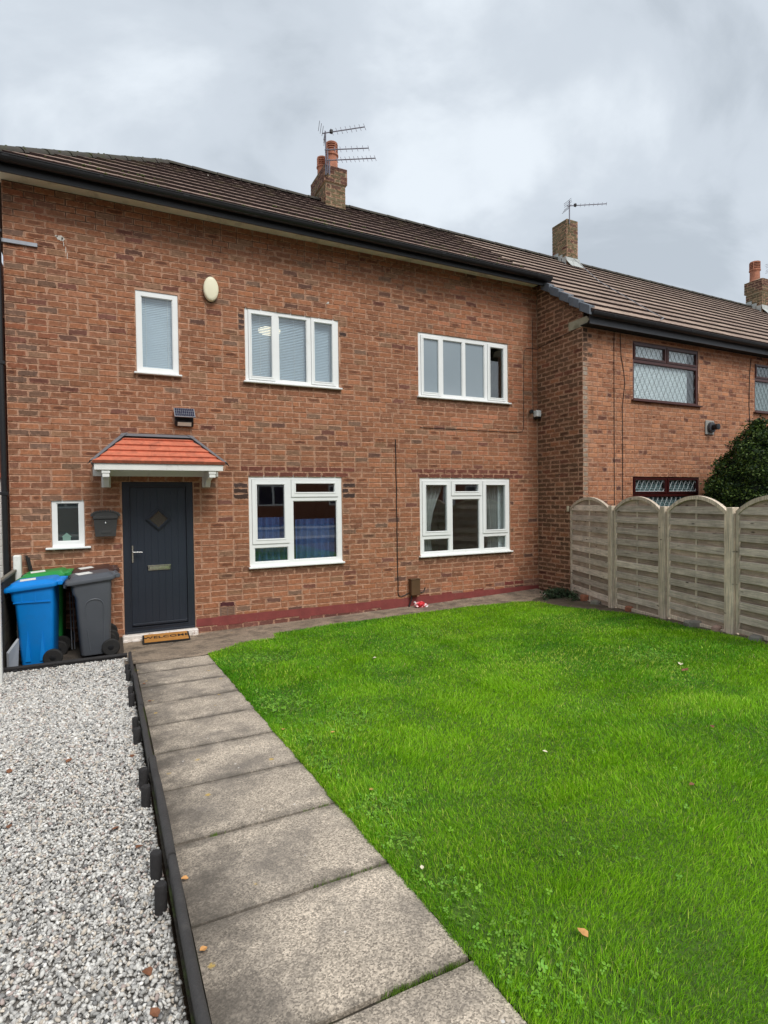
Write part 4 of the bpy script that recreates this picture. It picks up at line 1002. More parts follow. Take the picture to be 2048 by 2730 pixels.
cable([(10.7, 2.57, 8.0), (9.8, .9, z_next(9.8, .9)+.09), (9.4, -.2, z_next(9.4, -.2)+.09), (9.1, -1.0, z_next(9.1, -1.0)+.09), (9.05, -1.3, z_next(9.05, -1.3)+.10), (8.75, -1.46, 5.02)], 'pale aerial lead lying down the roof tiles', .007, M_steel)
o = empty('junction_box', (7.168, 0, 3.40), 'small white box in the corner of the wall', 'junction box')
MB().box(7.085, 7.195, -.12, -.010, 3.395, 3.515, b=.012).build('cover', M_upvc, o); MB().box(7.09, 7.19, -.115, -.012, 3.365, 3.3945, b=.004).build('base', M_black, o)
o = empty('security_camera', (7.02, 0, 3.47), 'small black camera beside the white box in the wall corner', 'camera')
MB().lathe((7.03, -.003, 3.495), [(.035, 0), (.035, -.012), (.016, -.02)], 14, 'y').build('base', M_black, o, smooth=40)
MB().tube([(7.03, -.02, 3.495), (6.985, -.07, 3.49), (6.965, -.11, 3.485)], [.018, .034, .036], 12).build('body', M_black, o, smooth=40)
MB().box(-1.36, -.90, -.028, -.003, 5.095, 5.145, b=.004).build('steel_bracket', M_steel, org=(-1.1, 0, 5.1), label='grey steel strap bolted across the wall near the left edge', cat='bracket')
o = empty('boiler_flue', (10.58, NY, 3.1), 'grey boiler flue on the projecting house wall', 'flue')
MB().box(10.44, 10.70, NY-.03, NY-.003, 3.08, 3.36, b=.01).build('wall_plate', M_inner, o); MB().lathe((10.58, NY-.0305, 3.22), [(.105, 0), (.10, -.05), (.07, -.055)], 20, 'y').build('collar', M_grey_plastic, o, smooth=40)
MB().lathe((10.58, NY-.0856, 3.22), [(.055, 0), (.055, -.10), (.06, -.11), (.03, -.115)], 18, 'y').build('terminal', M_black, o, smooth=40)

# ---------------------------------------------------------------- left edge: neighbour beyond the downpipe
lf = empty('terraced_house', (-3.0, .6, 0), 'neighbouring house of white painted brick glimpsed at the left edge', 'house')
MB().box(-6, -1.40, .32, 1.0, -.3, 2.2).build('wall', M_wpaint, lf)
bw = lay_wall((-6, .315, 0), (1,0,0), (0,-1,0), 3.8, 4.6, ZB, 2.2, [], [(lin(222, 224, 226), .7), (lin(206, 208, 212), .3)])
rest = MB()
for v, f, uv, c, s_, ctr in bw: rest.add(v, f, c, uv)
rest.build('brickwork', M_wpaint, lf, attr=True, kind='stuff')
MB().box(-6, -1.385, .26, 1.0, 2.201, 2.27, b=.01).build('coping', M_orange, lf)
MB().box(-6, -1.42, .9, 1.3, -.3, 5.0).build('upper_wall', M_bplain, lf)
MB().box(-6, -1.385, .28, .9, 4.42, 5.12).build('white_boarding', M_wpaint, lf)

# ---------------------------------------------------------------- concrete apron and path
M_conc = None
def concrete_mat(name, c, stain, speck=.3, agg=260, edge_dirt=False):
    m, t, p = newmat(name)
    base = rgb(t, c)
    col = mulcol(t, base, rng_map(t, noise(t, 1.6, 6, .65), .3, .7, .74, 1.2))
    v = N(t, 'ShaderNodeTexVoronoi'); v.inputs['Scale'].default_value = agg; g = N(t, 'ShaderNodeNewGeometry'); t.links.new(g.outputs['Position'], v.inputs['Vector'])
    bw_ = N(t, 'ShaderNodeSeparateColor'); t.links.new(v.outputs['Color'], bw_.inputs[0])
    col = mulcol(t, col, rng_map(t, bw_.outputs[0], 0, 1, 1-speck, 1+speck))
    col = mulcol(t, col, rng_map(t, noise(t, 55, 4, .7), .25, .75, .8, 1.2))
    col = mix(t, col, stain, rng_map(t, noise(t, 2.4 if edge_dirt else 3.6, 7, .74, loc=(9, 4, 0)), .45, .66, 0, .8))
    if edge_dirt:                                # grime washed against the timber edging and into the slab joints
        sp_ = N(t, 'ShaderNodeSeparateXYZ'); t.links.new(g.outputs['Position'], sp_.inputs[0])
        xa_ = N(t, 'ShaderNodeMath', operation='ADD'); t.links.new(sp_.outputs[0], xa_.inputs[0]); t.links.new(rng_map(t, noise(t, 4.5, 6, .7, loc=(1, 3, 0)), .25, .75, -.28, .28), xa_.inputs[1])
        col = mix(t, col, lin(88, 82, 75), rng_map(t, xa_.outputs[0], .0, .32, .8, 0))
        jm = N(t, 'ShaderNodeMath', operation='ADD'); t.links.new(sp_.outputs[1], jm.inputs[0]); jm.inputs[1].default_value = 4.5 + .592*20
        jd = N(t, 'ShaderNodeMath', operation='PINGPONG'); t.links.new(jm.outputs[0], jd.inputs[0]); jd.inputs[1].default_value = .296
        jn = N(t, 'ShaderNodeMath', operation='ADD'); t.links.new(jd.outputs[0], jn.inputs[0]); t.links.new(rng_map(t, noise(t, 6, 6, .7, loc=(7, 1, 0)), .25, .75, -.05, .07), jn.inputs[1])
        col = mix(t, col, lin(88, 82, 74), rng_map(t, jn.outputs[0], .0, .07, .75, 0))
    v2 = N(t, 'ShaderNodeTexVoronoi'); v2.inputs['Scale'].default_value = 4.2; t.links.new(g.outputs['Position'], v2.inputs['Vector'])
    dn = N(t, 'ShaderNodeMath', operation='ADD'); t.links.new(v2.outputs['Distance'], dn.inputs[0]); t.links.new(rng_map(t, noise(t, 40, 3), .3, .7, -.03, .05), dn.inputs[1])
    col = mix(t, col, lin(196, 164, 84), rng_map(t, dn.outputs[0], .05, .08, .8, 0))
    v3 = N(t, 'ShaderNodeTexVoronoi'); v3.inputs['Scale'].default_value = 9; t.links.new(g.outputs['Position'], v3.inputs['Vector'])
    col = mix(t, col, lin(214, 210, 204), rng_map(t, v3.outputs['Distance'], .045, .06, .9, 0))
    t.links.new(col, p.inputs['Base Color']); p.inputs['Roughness'].default_value = .92; p.inputs['Specular IOR Level'].default_value = .3
    bump(t, p, noise(t, 300, 4, .7), .55, .004); return m
M_slab = concrete_mat('path_concrete', lin(182, 169, 152), lin(116, 109, 101), .55, 190, True)
M_apron = concrete_mat('apron_concrete', lin(150, 134, 116), lin(58, 54, 49), .4, 150)
def basez(x):                                    # foot of the wall
    return np.interp(x, [-1.3, .93, 3.07, 5.19, 7.21], [0.0, -.005, .03, .075, .14])
LAWN = [(.848, -1.60), (1.29, -1.19), (1.76, -1.16), (1.80, -.90), (1.90, -.82), (2.80, -.69), (4.0, -.65), (5.14, -.62), (6.05, -.74), (6.32, -.98), (6.26, -1.45), (6.30, -2.0), (6.42, -2.5), (6.40, -3.1), (6.22, -3.7), (6.05, -4.4), (5.80, -5.4), (5.1, -8.2), (.848, -8.2)]
ap = MB(); edge = [(-.04, -1.62), (.4, -1.62), *LAWN[:9], (6.45, -.80), (7.2, -.8)]
xs_ = np.arange(-.04, 7.21, .12); v = []; f = []
ex = [p[0] for p in edge]; ey = [p[1] for p in edge]
for i, x in enumerate(xs_):
    ye_ = np.interp(x, ex, ey) - .03
    for j in range(7):
        t_ = j/6; y = -.0 + t_*ye_; zg = G(x, y)+.012 + rng.uniform(-.003, .003); z = basez(x)*(1-t_)**2 + zg*(1-(1-t_)**2); v.append((x, y, z))
for i in range(len(xs_)-1):
    for j in range(6): a = i*7+j; f.append((a, a+1, a+8, a+7))
ap.add(v, [q[::-1] for q in f]); ap.build('concrete_apron', M_apron, smooth=60, kind='structure')
PXL, PXR, PL = .066, .846, .592
pb = MB(); pb.add([(PXL-.05, -1.5, G(0, -1.5)-.012), (PXR+.02, -1.5, G(0, -1.5)-.012), (PXR+.02, -8.4, G(0, -8.4)-.012), (PXL-.05, -8.4, G(0, -8.4)-.012)], [(0,3,2,1)])
path = pb.build('path', plain('joint_soil', lin(58, 52, 42), .95, .3, 20, dirt=lin(74, 88, 36), dirt_scale=5, dirt_lo=.5, dirt_hi=.62, bstr=.6), kind='structure')
ORG[path.name] = Vector((0,0,0))
Y0 = -4.500
for k in range(-5, 7):
    ya, yb = Y0 - k*PL, Y0 - (k+1)*PL
    if k == -5: ya = -1.615
    gap = {0: .009, 2: .010, 3: .008, 4: .012}.get(k, .0075); gap2 = {0: .009, 2: .010, 3: .008, 4: .012}.get(k+1, .0075)
    tilt = rng.uniform(-.004, .004); s = MB(); nx, nyy = 9, 7; v = []; f = []
    ya -= gap; yb += gap2
    jag = [rng.uniform(-.004, .004) for _ in range(nyy+1)]
    for j in range(nyy+1):
        for i in range(nx+1):
            x = PXL + (PXR-PXL+jag[j])*i/nx; y = ya + (yb-ya)*j/nyy
            ed = min(i, nx-i)/nx*(PXR-PXL); ed2 = min(j, nyy-j)/nyy*abs(yb-ya)
            r_ = -.006 if (i in (0, nx) or j in (0, nyy)) else 0
            v.append((x, y + (rng.uniform(-.002, .002) if j in (0, nyy) else 0), G(0, y) + .010 + tilt*(x-.45) + r_))
    m_ = nx+1
    for j in range(nyy):
        for i in range(nx): a = j*m_+i; f.append((a, a+m_, a+m_+1, a+1))
    nb_ = len(v); per = [i for i in range(m_)] + [j*m_+nx for j in range(1, nyy+1)] + [nyy*m_+i for i in range(nx-1, -1, -1)] + [j*m_ for j in range(nyy-1, 0, -1)]
    for q in per: v.append((v[q][0], v[q][1], v[q][2]-.05))
    for i in range(len(per)): i2 = (i+1) % len(per); f.append((per[i], per[i2], nb_+i2, nb_+i))
    s.add(v, f); s.build('slab', M_slab, path, smooth=25)

# ---------------------------------------------------------------- lawn
M_lawn = plain('lawn_soil', lin(70, 98, 26), .95, .3, 3, fine=(70, .35), bstr=.6, bscale=90)
mb = MB(); v = [(x, y, G(x, y)+.002) for x, y in LAWN]
# triangulated fan grid: simple strips in y
from mathutils.geometry import tessellate_polygon
tri = tessellate_polygon([[Vector(p) for p in v]])
f = []
for a, b, c in tri:
    n_ = (Vector(v[b])-Vector(v[a])).cross(Vector(v[c])-Vector(v[a])); f.append((a, b, c) if n_.z > 0 else (a, c, b))
v = [(x_, y_, z_+.006) for x_, y_, z_ in v]; mb.add(v, f); mb.build('lawn', M_lawn, kind='structure')

def in_poly(P, poly):
    x, y = P[:, 0], P[:, 1]; ins = np.zeros(len(P), bool); j = len(poly)-1
    for i in range(len(poly)):
        xi, yi = poly[i]; xj, yj = poly[j]
        c = ((yi > y) != (yj > y)) & (x < (xj-xi)*(y-yi)/(yj-yi+1e-12)+xi); ins ^= c; j = i
    return ins
def vnoise(P, s, seed):
    g = np.random.default_rng(seed).random((64, 64)); q = P*s+17.3; i = np.floor(q).astype(int); fr = q-i; fr = fr*fr*(3-2*fr)
    a = g[i[:,0] % 64, i[:,1] % 64]; b = g[(i[:,0]+1) % 64, i[:,1] % 64]; c = g[i[:,0] % 64, (i[:,1]+1) % 64]; d = g[(i[:,0]+1) % 64, (i[:,1]+1) % 64]
    return (a*(1-fr[:,0])+b*fr[:,0])*(1-fr[:,1]) + (c*(1-fr[:,0])+d*fr[:,0])*fr[:,1]
def Gv(P): return -SL*P[:,1] + .008*np.clip(P[:,0]-.9, 0, 7)
def in_view(P, m=.06):
    d = np.c_[P, Gv(P)] - np.array(CAM); z = d @ np.array(F_); x = d @ np.array(R_)/z; y = d @ np.array(U_)/z
    return (z > .3) & (np.abs(x) < .683+m) & (y > -.91-m), z
def scatter(n_try, box, dens, poly):
    P = np.c_[nr.uniform(box[0], box[1], n_try), nr.uniform(box[2], box[3], n_try)]
    ok, z = in_view(P, .4); k = ok & in_poly(P, poly); P, z = P[k], z[k]
    keep = nr.random(len(P)) < dens(z)*np.where(in_view(P)[0], 1, .4); return P[keep], z[keep]
def leaf_mat(name, trans=.35):
    m = bpy.data.materials.new(name); m.use_nodes = True; t = m.node_tree; t.nodes.clear()
    o = N(t, 'ShaderNodeOutputMaterial'); a = attr(t); p = N(t, 'ShaderNodeBsdfPrincipled'); p.inputs['Roughness'].default_value = .55; p.inputs['Specular IOR Level'].default_value = .3
    t.links.new(a.outputs['Color'], p.inputs['Base Color']); tr = N(t, 'ShaderNodeBsdfTranslucent'); t.links.new(a.outputs['Color'], tr.inputs[0])
    mx = N(t, 'ShaderNodeMixShader'); mx.inputs[0].default_value = trans; t.links.new(p.outputs[0], mx.inputs[1]); t.links.new(tr.outputs[0], mx.inputs[2]); t.links.new(mx.outputs[0], o.inputs[0]); return m
M_grass = leaf_mat('grass_blade', .38)
area = (.86, 6.5, -8.0, -.6)
box_area = (area[1]-area[0])*(area[3]-area[2])
DMAX = 36000
P, zd = scatter(int(box_area*DMAX), area, lambda z: np.clip(36000*(2.2/z)**1.25, 7500, 36000)/DMAX, LAWN)
clov_c = [(1.03, -3.95, .42), (1.10, -4.74, .36), (1.40, -4.60, .30), (1.30, -2.3, .38), (.97, -7.02, .30), (.91, -6.6, .20), (.96, -5.85, .22), (.93, -5.2, .2), (.95, -6.2, .16), (4.6, -4.5, .45), (3.4, -2.2, .35)]
def clover_w(P):
    wgt = np.zeros(len(P))
    for cx, cyy, r in clov_c: wgt = np.maximum(wgt, np.exp(-((P[:,0]-cx)**2+(P[:,1]-cyy)**2)/(r*.62)**2))
    return wgt
ne = 26000; Pe = np.c_[.848+np.abs(nr.normal(0, .03, ne))-.012*nr.random(ne)*(np.sin(nr.random(ne)*0+np.arange(ne)*.0)+1), nr.uniform(-7.6, -1.6, ne)]
Pe[:,0] += .016*(vnoise(np.c_[Pe[:,1]*0, Pe[:,1]], 14, 31)-.62)
oke, ze_ = in_view(Pe); P = np.r_[P, Pe[oke]]; zd = np.r_[zd, ze_[oke]]
cw = clover_w(P); k = nr.random(len(P)) > cw*.72*(vnoise(P, 9, 5) > .3); P, zd = P[k], zd[k]
n = len(P)
lo = vnoise(P, .9, 1); mi_ = vnoise(P, 3.1, 2); hi_ = vnoise(P, 9., 3)
edge_d = np.clip((P[:,0]-.838)/.06, 0, 1)
H = (.014+.020*nr.random(n)**1.6)*(.7+.6*mi_)*(.72+.28*edge_d); H[nr.random(n) < .015] *= 1.6; H *= 1+.55*np.clip((vnoise(P, 5.5, 77)-.68)/.2, 0, 1)
Wd = (.0007+.0006*nr.random(n))*np.clip(zd/2.0, 1, 3.2)
ang = nr.uniform(0, 2*np.pi, n); ba = ang + nr.normal(0, .6, n) + 1.2; lean = nr.uniform(.1, 1.0, n)*H
# combed drift so tufts lie together
cx_ = np.cos(vnoise(P, 1.6, 8)*9)*.28*H; cy2 = np.sin(vnoise(P, 1.6, 9)*9)*.28*H
dxy = np.c_[np.cos(ba)*lean+cx_, np.sin(ba)*lean+cy2]; wxy = np.c_[np.cos(ang), np.sin(ang)]*Wd[:,None]
zb = Gv(P)+.004; base = np.c_[P, zb]
V = np.zeros((n, 5, 3))
V[:,0,:2] = P-wxy; V[:,1,:2] = P+wxy; V[:,0,2] = V[:,1,2] = zb
mid = P+dxy*.35; V[:,2,:2] = mid+wxy*.8; V[:,3,:2] = mid-wxy*.8; V[:,2,2] = V[:,3,2] = zb+H*.62
V[:,4,:2] = P+dxy; V[:,4,2] = zb+H
i0 = np.arange(n)[:,None]*5
idx_ = np.concatenate([i0+np.array([0,1,2,3]), i0+np.array([3,2,4])], 1).ravel()
fn = np.tile([4, 3], n)
c1, c2, c3 = np.array(lin(148, 200, 30)), np.array(lin(84, 150, 22)), np.array(lin(196, 218, 84))
mixv = np.clip(.02+.95*lo+.5*(mi_-.5)+.35*(hi_-.5)+nr.normal(0, .2, n), 0, 1)[:,None]
c = c2*(1-mixv)+c1*mixv
yel = (nr.random(n) < .05+.22*np.clip(vnoise(P, 1.3, 41)-.62, 0, 1)/.38)[:,None]; c = np.where(yel, c3, c)
dry = (nr.random(n) < .012)[:,None]; c = np.where(dry, np.array(lin(176, 166, 104)), c)
c = c*(nr.uniform(.62, 1.38, n))[:,None]
colr = np.repeat(np.c_[c, np.ones(n)], 5, 0)
grass = raw_mesh('grass', V.reshape(-1, 3), fn, idx_, M_grass, colr, kind='stuff', label='short mown green grass of the front lawn', cat='grass')

# clover: three leaflets on a short stalk
P, zd = scatter(int(box_area*3200), area, lambda z: np.ones(len(z)), LAWN)
k = nr.random(len(P)) < clover_w(P)*.9*(.35+.9*vnoise(P, 9, 5)) + .012; P, zd = P[k], zd[k]
n = len(P); nl = 3; rr = nr.uniform(.005, .0105, n); hh = nr.uniform(.012, .030, n); th0 = nr.uniform(0, 2*np.pi, n); tilt = nr.normal(0, .35, (n, 2))
Vs = []; Ix = []; Cs = []
cl = np.array(lin(140, 190, 66))*nr.uniform(.65, 1.15, n)[:,None]*np.c_[nr.uniform(.85, 1.1, n), np.ones(n), nr.uniform(.8, 1.4, n)]
shape = [(0.1, 0), (.55, .48), (1.1, .50), (1.45, .18), (1.32, 0), (1.45, -.18), (1.1, -.50), (.55, -.48)]
V = np.zeros((n, nl, 8, 3))
for l in range(nl):
    a = th0 + l*2*np.pi/3
    for s_, (u, v_) in enumerate(shape):
        x = (np.cos(a)*u - np.sin(a)*v_)*rr; y = (np.sin(a)*u + np.cos(a)*v_)*rr
        V[:,l,s_,0] = P[:,0]+x; V[:,l,s_,1] = P[:,1]+y; V[:,l,s_,2] = Gv(P)+hh + tilt[:,0]*x + tilt[:,1]*y + .12*abs(v_)*rr + (.0 if u < .2 else .1*rr)
raw_mesh('clover', V.reshape(-1, 3), np.full(n*nl, 8), np.arange(n*nl*8), M_grass, np.repeat(np.c_[cl, np.ones(n)], nl*8, 0), kind='stuff', label='clover growing through the lawn, thickest along the path', cat='clover')

# moss tufts in the path joints
tf = MB()
for (x, y) in [(.15+.10, Y0-2*PL), (.62, Y0-3*PL), (.68, Y0-3*PL), (.74, Y0-3*PL), (.8, Y0-3*PL), (.55, Y0-3*PL), (.70, Y0-2*PL), (.78, Y0-2*PL)] + [(rng.uniform(.45, .82), Y0-4*PL) for _ in range(12)]:
    for i in range(26):
        a = rng.uniform(0, 6.28); h_ = rng.uniform(.006, .02); x0 = x+rng.gauss(0, .016); y0 = y+rng.gauss(0, .004); z0 = G(0, y)-.006
        dx1, dy1 = math.cos(a)*.0016, math.sin(a)*.0016; ex_, ey_ = rng.gauss(0, .008), rng.gauss(0, .008)
        g_ = rng.uniform(.7, 1.2); tf.add([(x0-dx1, y0-dy1, z0), (x0+dx1, y0+dy1, z0), (x0+ex_, y0+ey_, z0+h_+.008)], [(0, 1, 2)], (*[q*g_ for q in lin(110, 142, 50)], 1))
tf.build('joint_moss', M_grass, attr=True, kind='stuff', label='small green tufts growing in the joints of the path slabs', cat='moss')

# ---------------------------------------------------------------- gravel
M_gravel = plain('gravel_stone', (1,1,1), .75, .12, 40, fine=(240, .12), use_attr=True, bstr=.15, bscale=200)
M_gbed = plain('gravel_bed', lin(150, 146, 140), .95, .3, 60, fine=(140, .4), bstr=1.0, bscale=120)
GP = [(-1.26, -1.24), (.01, -1.24), (.01, -8.2), (-1.26, -8.2)]
MB().add([(x, y, G(x, y)-.056+(.04 if y > -2 else 0)) for x, y in [GP[0], GP[1], (.01, -2.0), GP[2], GP[3], (-1.26, -2.0)]], [(0,5,2,1), (5,4,3,2)]).build('gravel_bed', M_gbed, kind='structure')
DG = 10500; ga = (-1.25, .005, -7.4, -1.24)
P, zd = scatter(int((ga[1]-ga[0])*(ga[3]-ga[2])*DG), ga, lambda z: np.clip(10500*(2.6/z)**.85, 4600, 10500)/DG, GP)
n = len(P)
g_ = (1+5**.5)/2
ico = np.array([(-1,g_,0),(1,g_,0),(-1,-g_,0),(1,-g_,0),(0,-1,g_),(0,1,g_),(0,-1,-g_),(0,1,-g_),(g_,0,-1),(g_,0,1),(-g_,0,-1),(-g_,0,1)])/math.sqrt(1+g_*g_)
icf = np.array([(0,11,5),(0,5,1),(0,1,7),(0,7,10),(0,10,11),(1,5,9),(5,11,4),(11,10,2),(10,7,6),(7,1,8),(3,9,4),(3,4,2),(3,2,6),(3,6,8),(3,8,9),(4,9,5),(2,4,11),(6,2,10),(8,6,7),(9,8,1)])
V = ico[None]*(1+nr.uniform(-.28, .28, (n, 12, 1)))
sz = nr.uniform(.0048, .0100, n)*np.clip(zd/3.0, 1, 1.45)
V = V*(sz[:,None]*np.c_[nr.uniform(.9, 1.5, n), nr.uniform(.7, 1.05, n), nr.uniform(.45, .8, n)])[:,None,:]
q = nr.normal(size=(n, 4)); q[:, 1:3] *= .35; q /= np.linalg.norm(q, axis=1)[:,None]
wq, xq, yq, zq = q.T
Rm = np.stack([np.stack([1-2*(yq*yq+zq*zq), 2*(xq*yq-wq*zq), 2*(xq*zq+wq*yq)], -1), np.stack([2*(xq*yq+wq*zq), 1-2*(xq*xq+zq*zq), 2*(yq*zq-wq*xq)], -1), np.stack([2*(xq*zq-wq*yq), 2*(yq*zq+wq*xq), 1-2*(xq*xq+yq*yq)], -1)], 1)
V = np.einsum('nij,nkj->nki', Rm, V)
V[:,:,:2] += P[:,None,:]; V[:,:,2] += (Gv(P)-.050+.042*np.clip((P[:,1]+2.1)/.86, 0, 1)+nr.uniform(0, .016, n)+.008*vnoise(P, 4, 21))[:,None]
idx_ = (np.arange(n)[:,None,None]*12 + icf[None]).reshape(-1)
gc = np.array([lin(216, 213, 206), lin(194, 191, 185), lin(168, 166, 161), lin(140, 138, 135), lin(110, 109, 108), lin(204, 193, 178), lin(178, 162, 154), lin(230, 227, 221)])
pk = nr.choice(len(gc), n, p=[.25, .26, .17, .08, .03, .10, .05, .06])
c = gc[pk]*nr.uniform(.8, 1.08, n)[:,None]
raw_mesh('gravel', V.reshape(-1, 3), np.full(n*20, 3), idx_, M_gravel, np.repeat(np.c_[c, np.ones(n)], 12, 0), kind='stuff', label='grey and white gravel chippings left of the path', cat='gravel')
MB().add([(-1.26, -.005, .060), (-.03, -.005, .060), (-.03, -.50, .058), (-.03, -1.22, .026), (-1.26, -1.22, .022), (-1.26, -.50, .056)], [(0,5,2,1), (5,4,3,2)]).build('bin_bay', plain('damp_earth', lin(64, 56, 48), .95, .3, 12, fine=(80, .3), bstr=.8, bscale=80), kind='structure')

# ---------------------------------------------------------------- log edging
M_log = plain('stained_timber', lin(58, 56, 55), .7, .18, 7, fine=(90, .15), dirt=lin(96, 92, 86), dirt_scale=8, dirt_lo=.58, dirt_hi=.85, bstr=.4, bscale=60)
M_logb = plain('black_stained_peg', lin(38, 36, 36), .8, .2, 9, fine=(90, .2), dirt=lin(92, 80, 66), dirt_scale=10, dirt_lo=.62, dirt_hi=.85, bstr=.5, bscale=50)
ed = empty('log_edging', (.02, -4.0, G(0, -4)), 'long dark timber log edging with pegs between gravel and path', 'edging')
segs = [(-1.26, -2.42), (-2.42, -3.58), (-3.58, -4.74), (-4.74, -5.90), (-5.90, -7.06), (-7.06, -8.2)]
for i, (a, b) in enumerate(segs):
    x = .020 + (.006 if i % 2 else 0) + .004*i; r_ = .0175 + (.0015 if i % 2 else 0); pts = [(x+rng.uniform(-.003, .003), a+(b-a)*k/6+(-.002 if k == 0 else .002 if k == 6 else 0), G(0, a+(b-a)*k/6)+.066+(.006 if i % 2 else 0)+rng.uniform(-.002, .002)) for k in range(7)]
    m_ = MB().tube(pts, r_, 12); m_.build('log_rail', M_log, ed, smooth=50)
    m_ = MB(); m_.add([], []) ; v = []
    y0_, y1_ = a-.004, b+.004
    MB().obb((x-.010, y0_, G(0, y0_)-.08), (.017, 0, 0), (0, y1_-y0_, G(0, y1_)-G(0, y0_)), (0, 0, .135)).build('log_board', M_log, ed)
for y in (-1.92, -2.22, -2.90, -3.16, -3.86, -4.12, -4.88, -5.13, -5.83, -6.07, -6.85, -7.1):
    x = -.022+rng.uniform(-.003, .003); z = G(0, y); r_ = rng.uniform(.022, .026)
    MB().tube([(x, y, z-.09), (x, y, z+.068), (x, y, z+.074)], [r_, r_, r_*.9], 18).build('peg', M_logb, ed, smooth=40)
e2 = empty('log_edging', (-.6, -1.22, G(0, -1.22)), 'dark timber edging across the front of the bins', 'edging')
MB().tube([(-1.26, -1.205, .105), (-.6, -1.21, .108), (-.005, -1.215, .112)], .022, 12).build('log_rail', M_logb, e2, smooth=50)
MB().box(-1.26, -.01, -1.225, -1.19, .03, .10).build('log_board', M_logb, e2)
for x in (-1.1, -.72): MB().tube([(x, -1.248, .02), (x, -1.248, .098)], .025, 12).build('peg', M_logb, e2, smooth=40)

# ---------------------------------------------------------------- wheelie bins
def rrect(cx, cy, hx, hy, z, r=.05, n=5, slope=0.0):
    pts = []
    for qx, qy, a0 in ((1, 1, 0), (-1, 1, 90), (-1, -1, 180), (1, -1, 270)):
        for k in range(n+1):
            a = R(a0+90*k/n); x = cx+qx*(hx-r)+r*math.cos(a); pts.append((x, cy+qy*(hy-r)+r*math.sin(a), z+slope*(x-cx)))
    return pts
def bin_(loc, rz, mat, label, style):
    b = empty('wheelie_bin', loc, label, 'wheelie bin', 'wheelie bins beside the door', rz)
    kw = dict(local=True)
    body = MB().loft([rrect(.03, 0, .15, .185, .03, .04), rrect(.03, 0, .158, .192, .05, .04), rrect(.015, 0, .19, .222, .72, .045), rrect(.0, 0, .205, .235, .78, .045), rrect(0, 0, .208, .238, .875, .045, slope=.10), rrect(0, 0, .222, .25, .882, .045, slope=.10), rrect(0, 0, .222, .25, .905, .045, slope=.10), rrect(0, 0, .20, .23, .905, .04, slope=.10)])
    body.build('body', mat, b, smooth=35, **kw)
    for sy in (-1, 1):
        if style == 'panel':                      # wedge ribs low on the side, frame ribs under the rim
            for x0, x1 in ((-.085, -.03), (.055, .115)):
                yb, yt = sy*.197, sy*.214; q_ = sy*.009
                MB().add([(x0, yb+q_, .08), (x1, yb+q_, .08), ((x0+x1)/2, yt+sy*.003, .42), (x0, yb, .08), (x1, yb, .08), ((x0+x1)/2, yt-q_, .42)], [f_ if sy < 0 else f_[::-1] for f_ in ((0,1,2),(3,0,2,5),(1,4,5,2),(0,3,4,1))]).build('side_rib', mat, b, **kw)
            for x in (-.10, .03): MB().box(x-.006, x+.006, sy*.236-.004, sy*.236+.004, .76, .86).build('rim_rib', mat, b, **kw)
            MB().box(-.18, .18, sy*.2335-.005, sy*.2335+.005, .745, .756).build('rim_band', mat, b, **kw)
        else:                                     # arched recess line on the side
            arc = [(-.075, .50)] + [(.02-.095*math.cos(math.pi*k/8), .62+.075*math.sin(math.pi*k/8)) for k in range(9)] + [(.115, .10)]
            MB().tube([(x, sy*(.187+.045*(z-.05)/.75), z) for x, z in arc], .006, 6).build('side_arch', mat, b, smooth=40, **kw)
            MB().tube([(-.03, sy*.193, .08), (-.06, sy*.208, .34)], .006, 6).build('side_rib', mat, b, smooth=40, **kw)
    lid = MB().loft([rrect(-.015, 0, .262, .268, .896, .05, slope=.10), rrect(-.015, 0, .268, .272, .915, .05, slope=.10), rrect(-.01, 0, .262, .266, .938, .05, slope=.10), rrect(-.005, 0, .225, .235, .952, .05, slope=.10), rrect(0, 0, .205, .215, .978, .05, slope=.08), rrect(0, 0, .185, .195, .985, .05, slope=.08)])
    # drooping front lip
    lid.box(-.292, -.262, -.23, .23, .838, .89, b=.012)
    lo_ = lid.build('lid', mat, b, smooth=35, **kw)
    MB().box(-.235, -.19, -.12, -.03, .928, .957, b=.008).box(-.235, -.19, .03, .12, .928, .957, b=.008).build('lid_grip', M_black, lo_, smooth=35, **kw)
    h = MB().tube([(.285, -.20, .955), (.285, .20, .955)], .020, 12)
    for sy in (-.205, -.07, .07, .205): h.box(.20, .30, sy-.014, sy+.014, .925, .975, b=.006)
    h.build('handle', mat, b, smooth=40, **kw)
    st_ = MB().obb((-.13, -.13, .9815-.0095), (.15, .03, .012), (-.035, .19, 0), (0, 0, .003)); st_.build('sticker', M_sticker, lo_, **kw)
    for sy in (-1, 1):
        wl = MB().lathe((.185, sy*.205, .10), [(.055, -.024), (.088, -.024), (.10, -.014), (.10, .014), (.088, .024), (.055, .024)], 28, 'y'); wo = wl.build('wheel', M_rubber, b, smooth=35, **kw)
        MB().lathe((.185, sy*.205, .10), [(.02, -.027), (.052, -.02), (.052, .02), (.02, .027)], 20, 'y').build('wheel_hub', M_black, wo, smooth=35, **kw)
    MB().tube([(.185, -.2, .10), (.185, .2, .10)], .012, 8).build('axle', M_black, b, **kw)
    return b
bin_((-.935, -.77, .022), R(-4), M_bblue, 'bright blue wheelie bin in front, nearest the white post', 'panel')
bin_((-.375, -.72, .05), R(5), M_bgrey, 'dark grey wheelie bin in front, beside the door', 'arch')
bin_((-.885, -.265, .055), R(-2), M_bgreen, 'green wheelie bin standing behind the blue one', 'panel')
bin_((-.365, -.262, .068), R(2), M_bbrown, 'brown wheelie bin against the wall behind the grey one', 'arch')
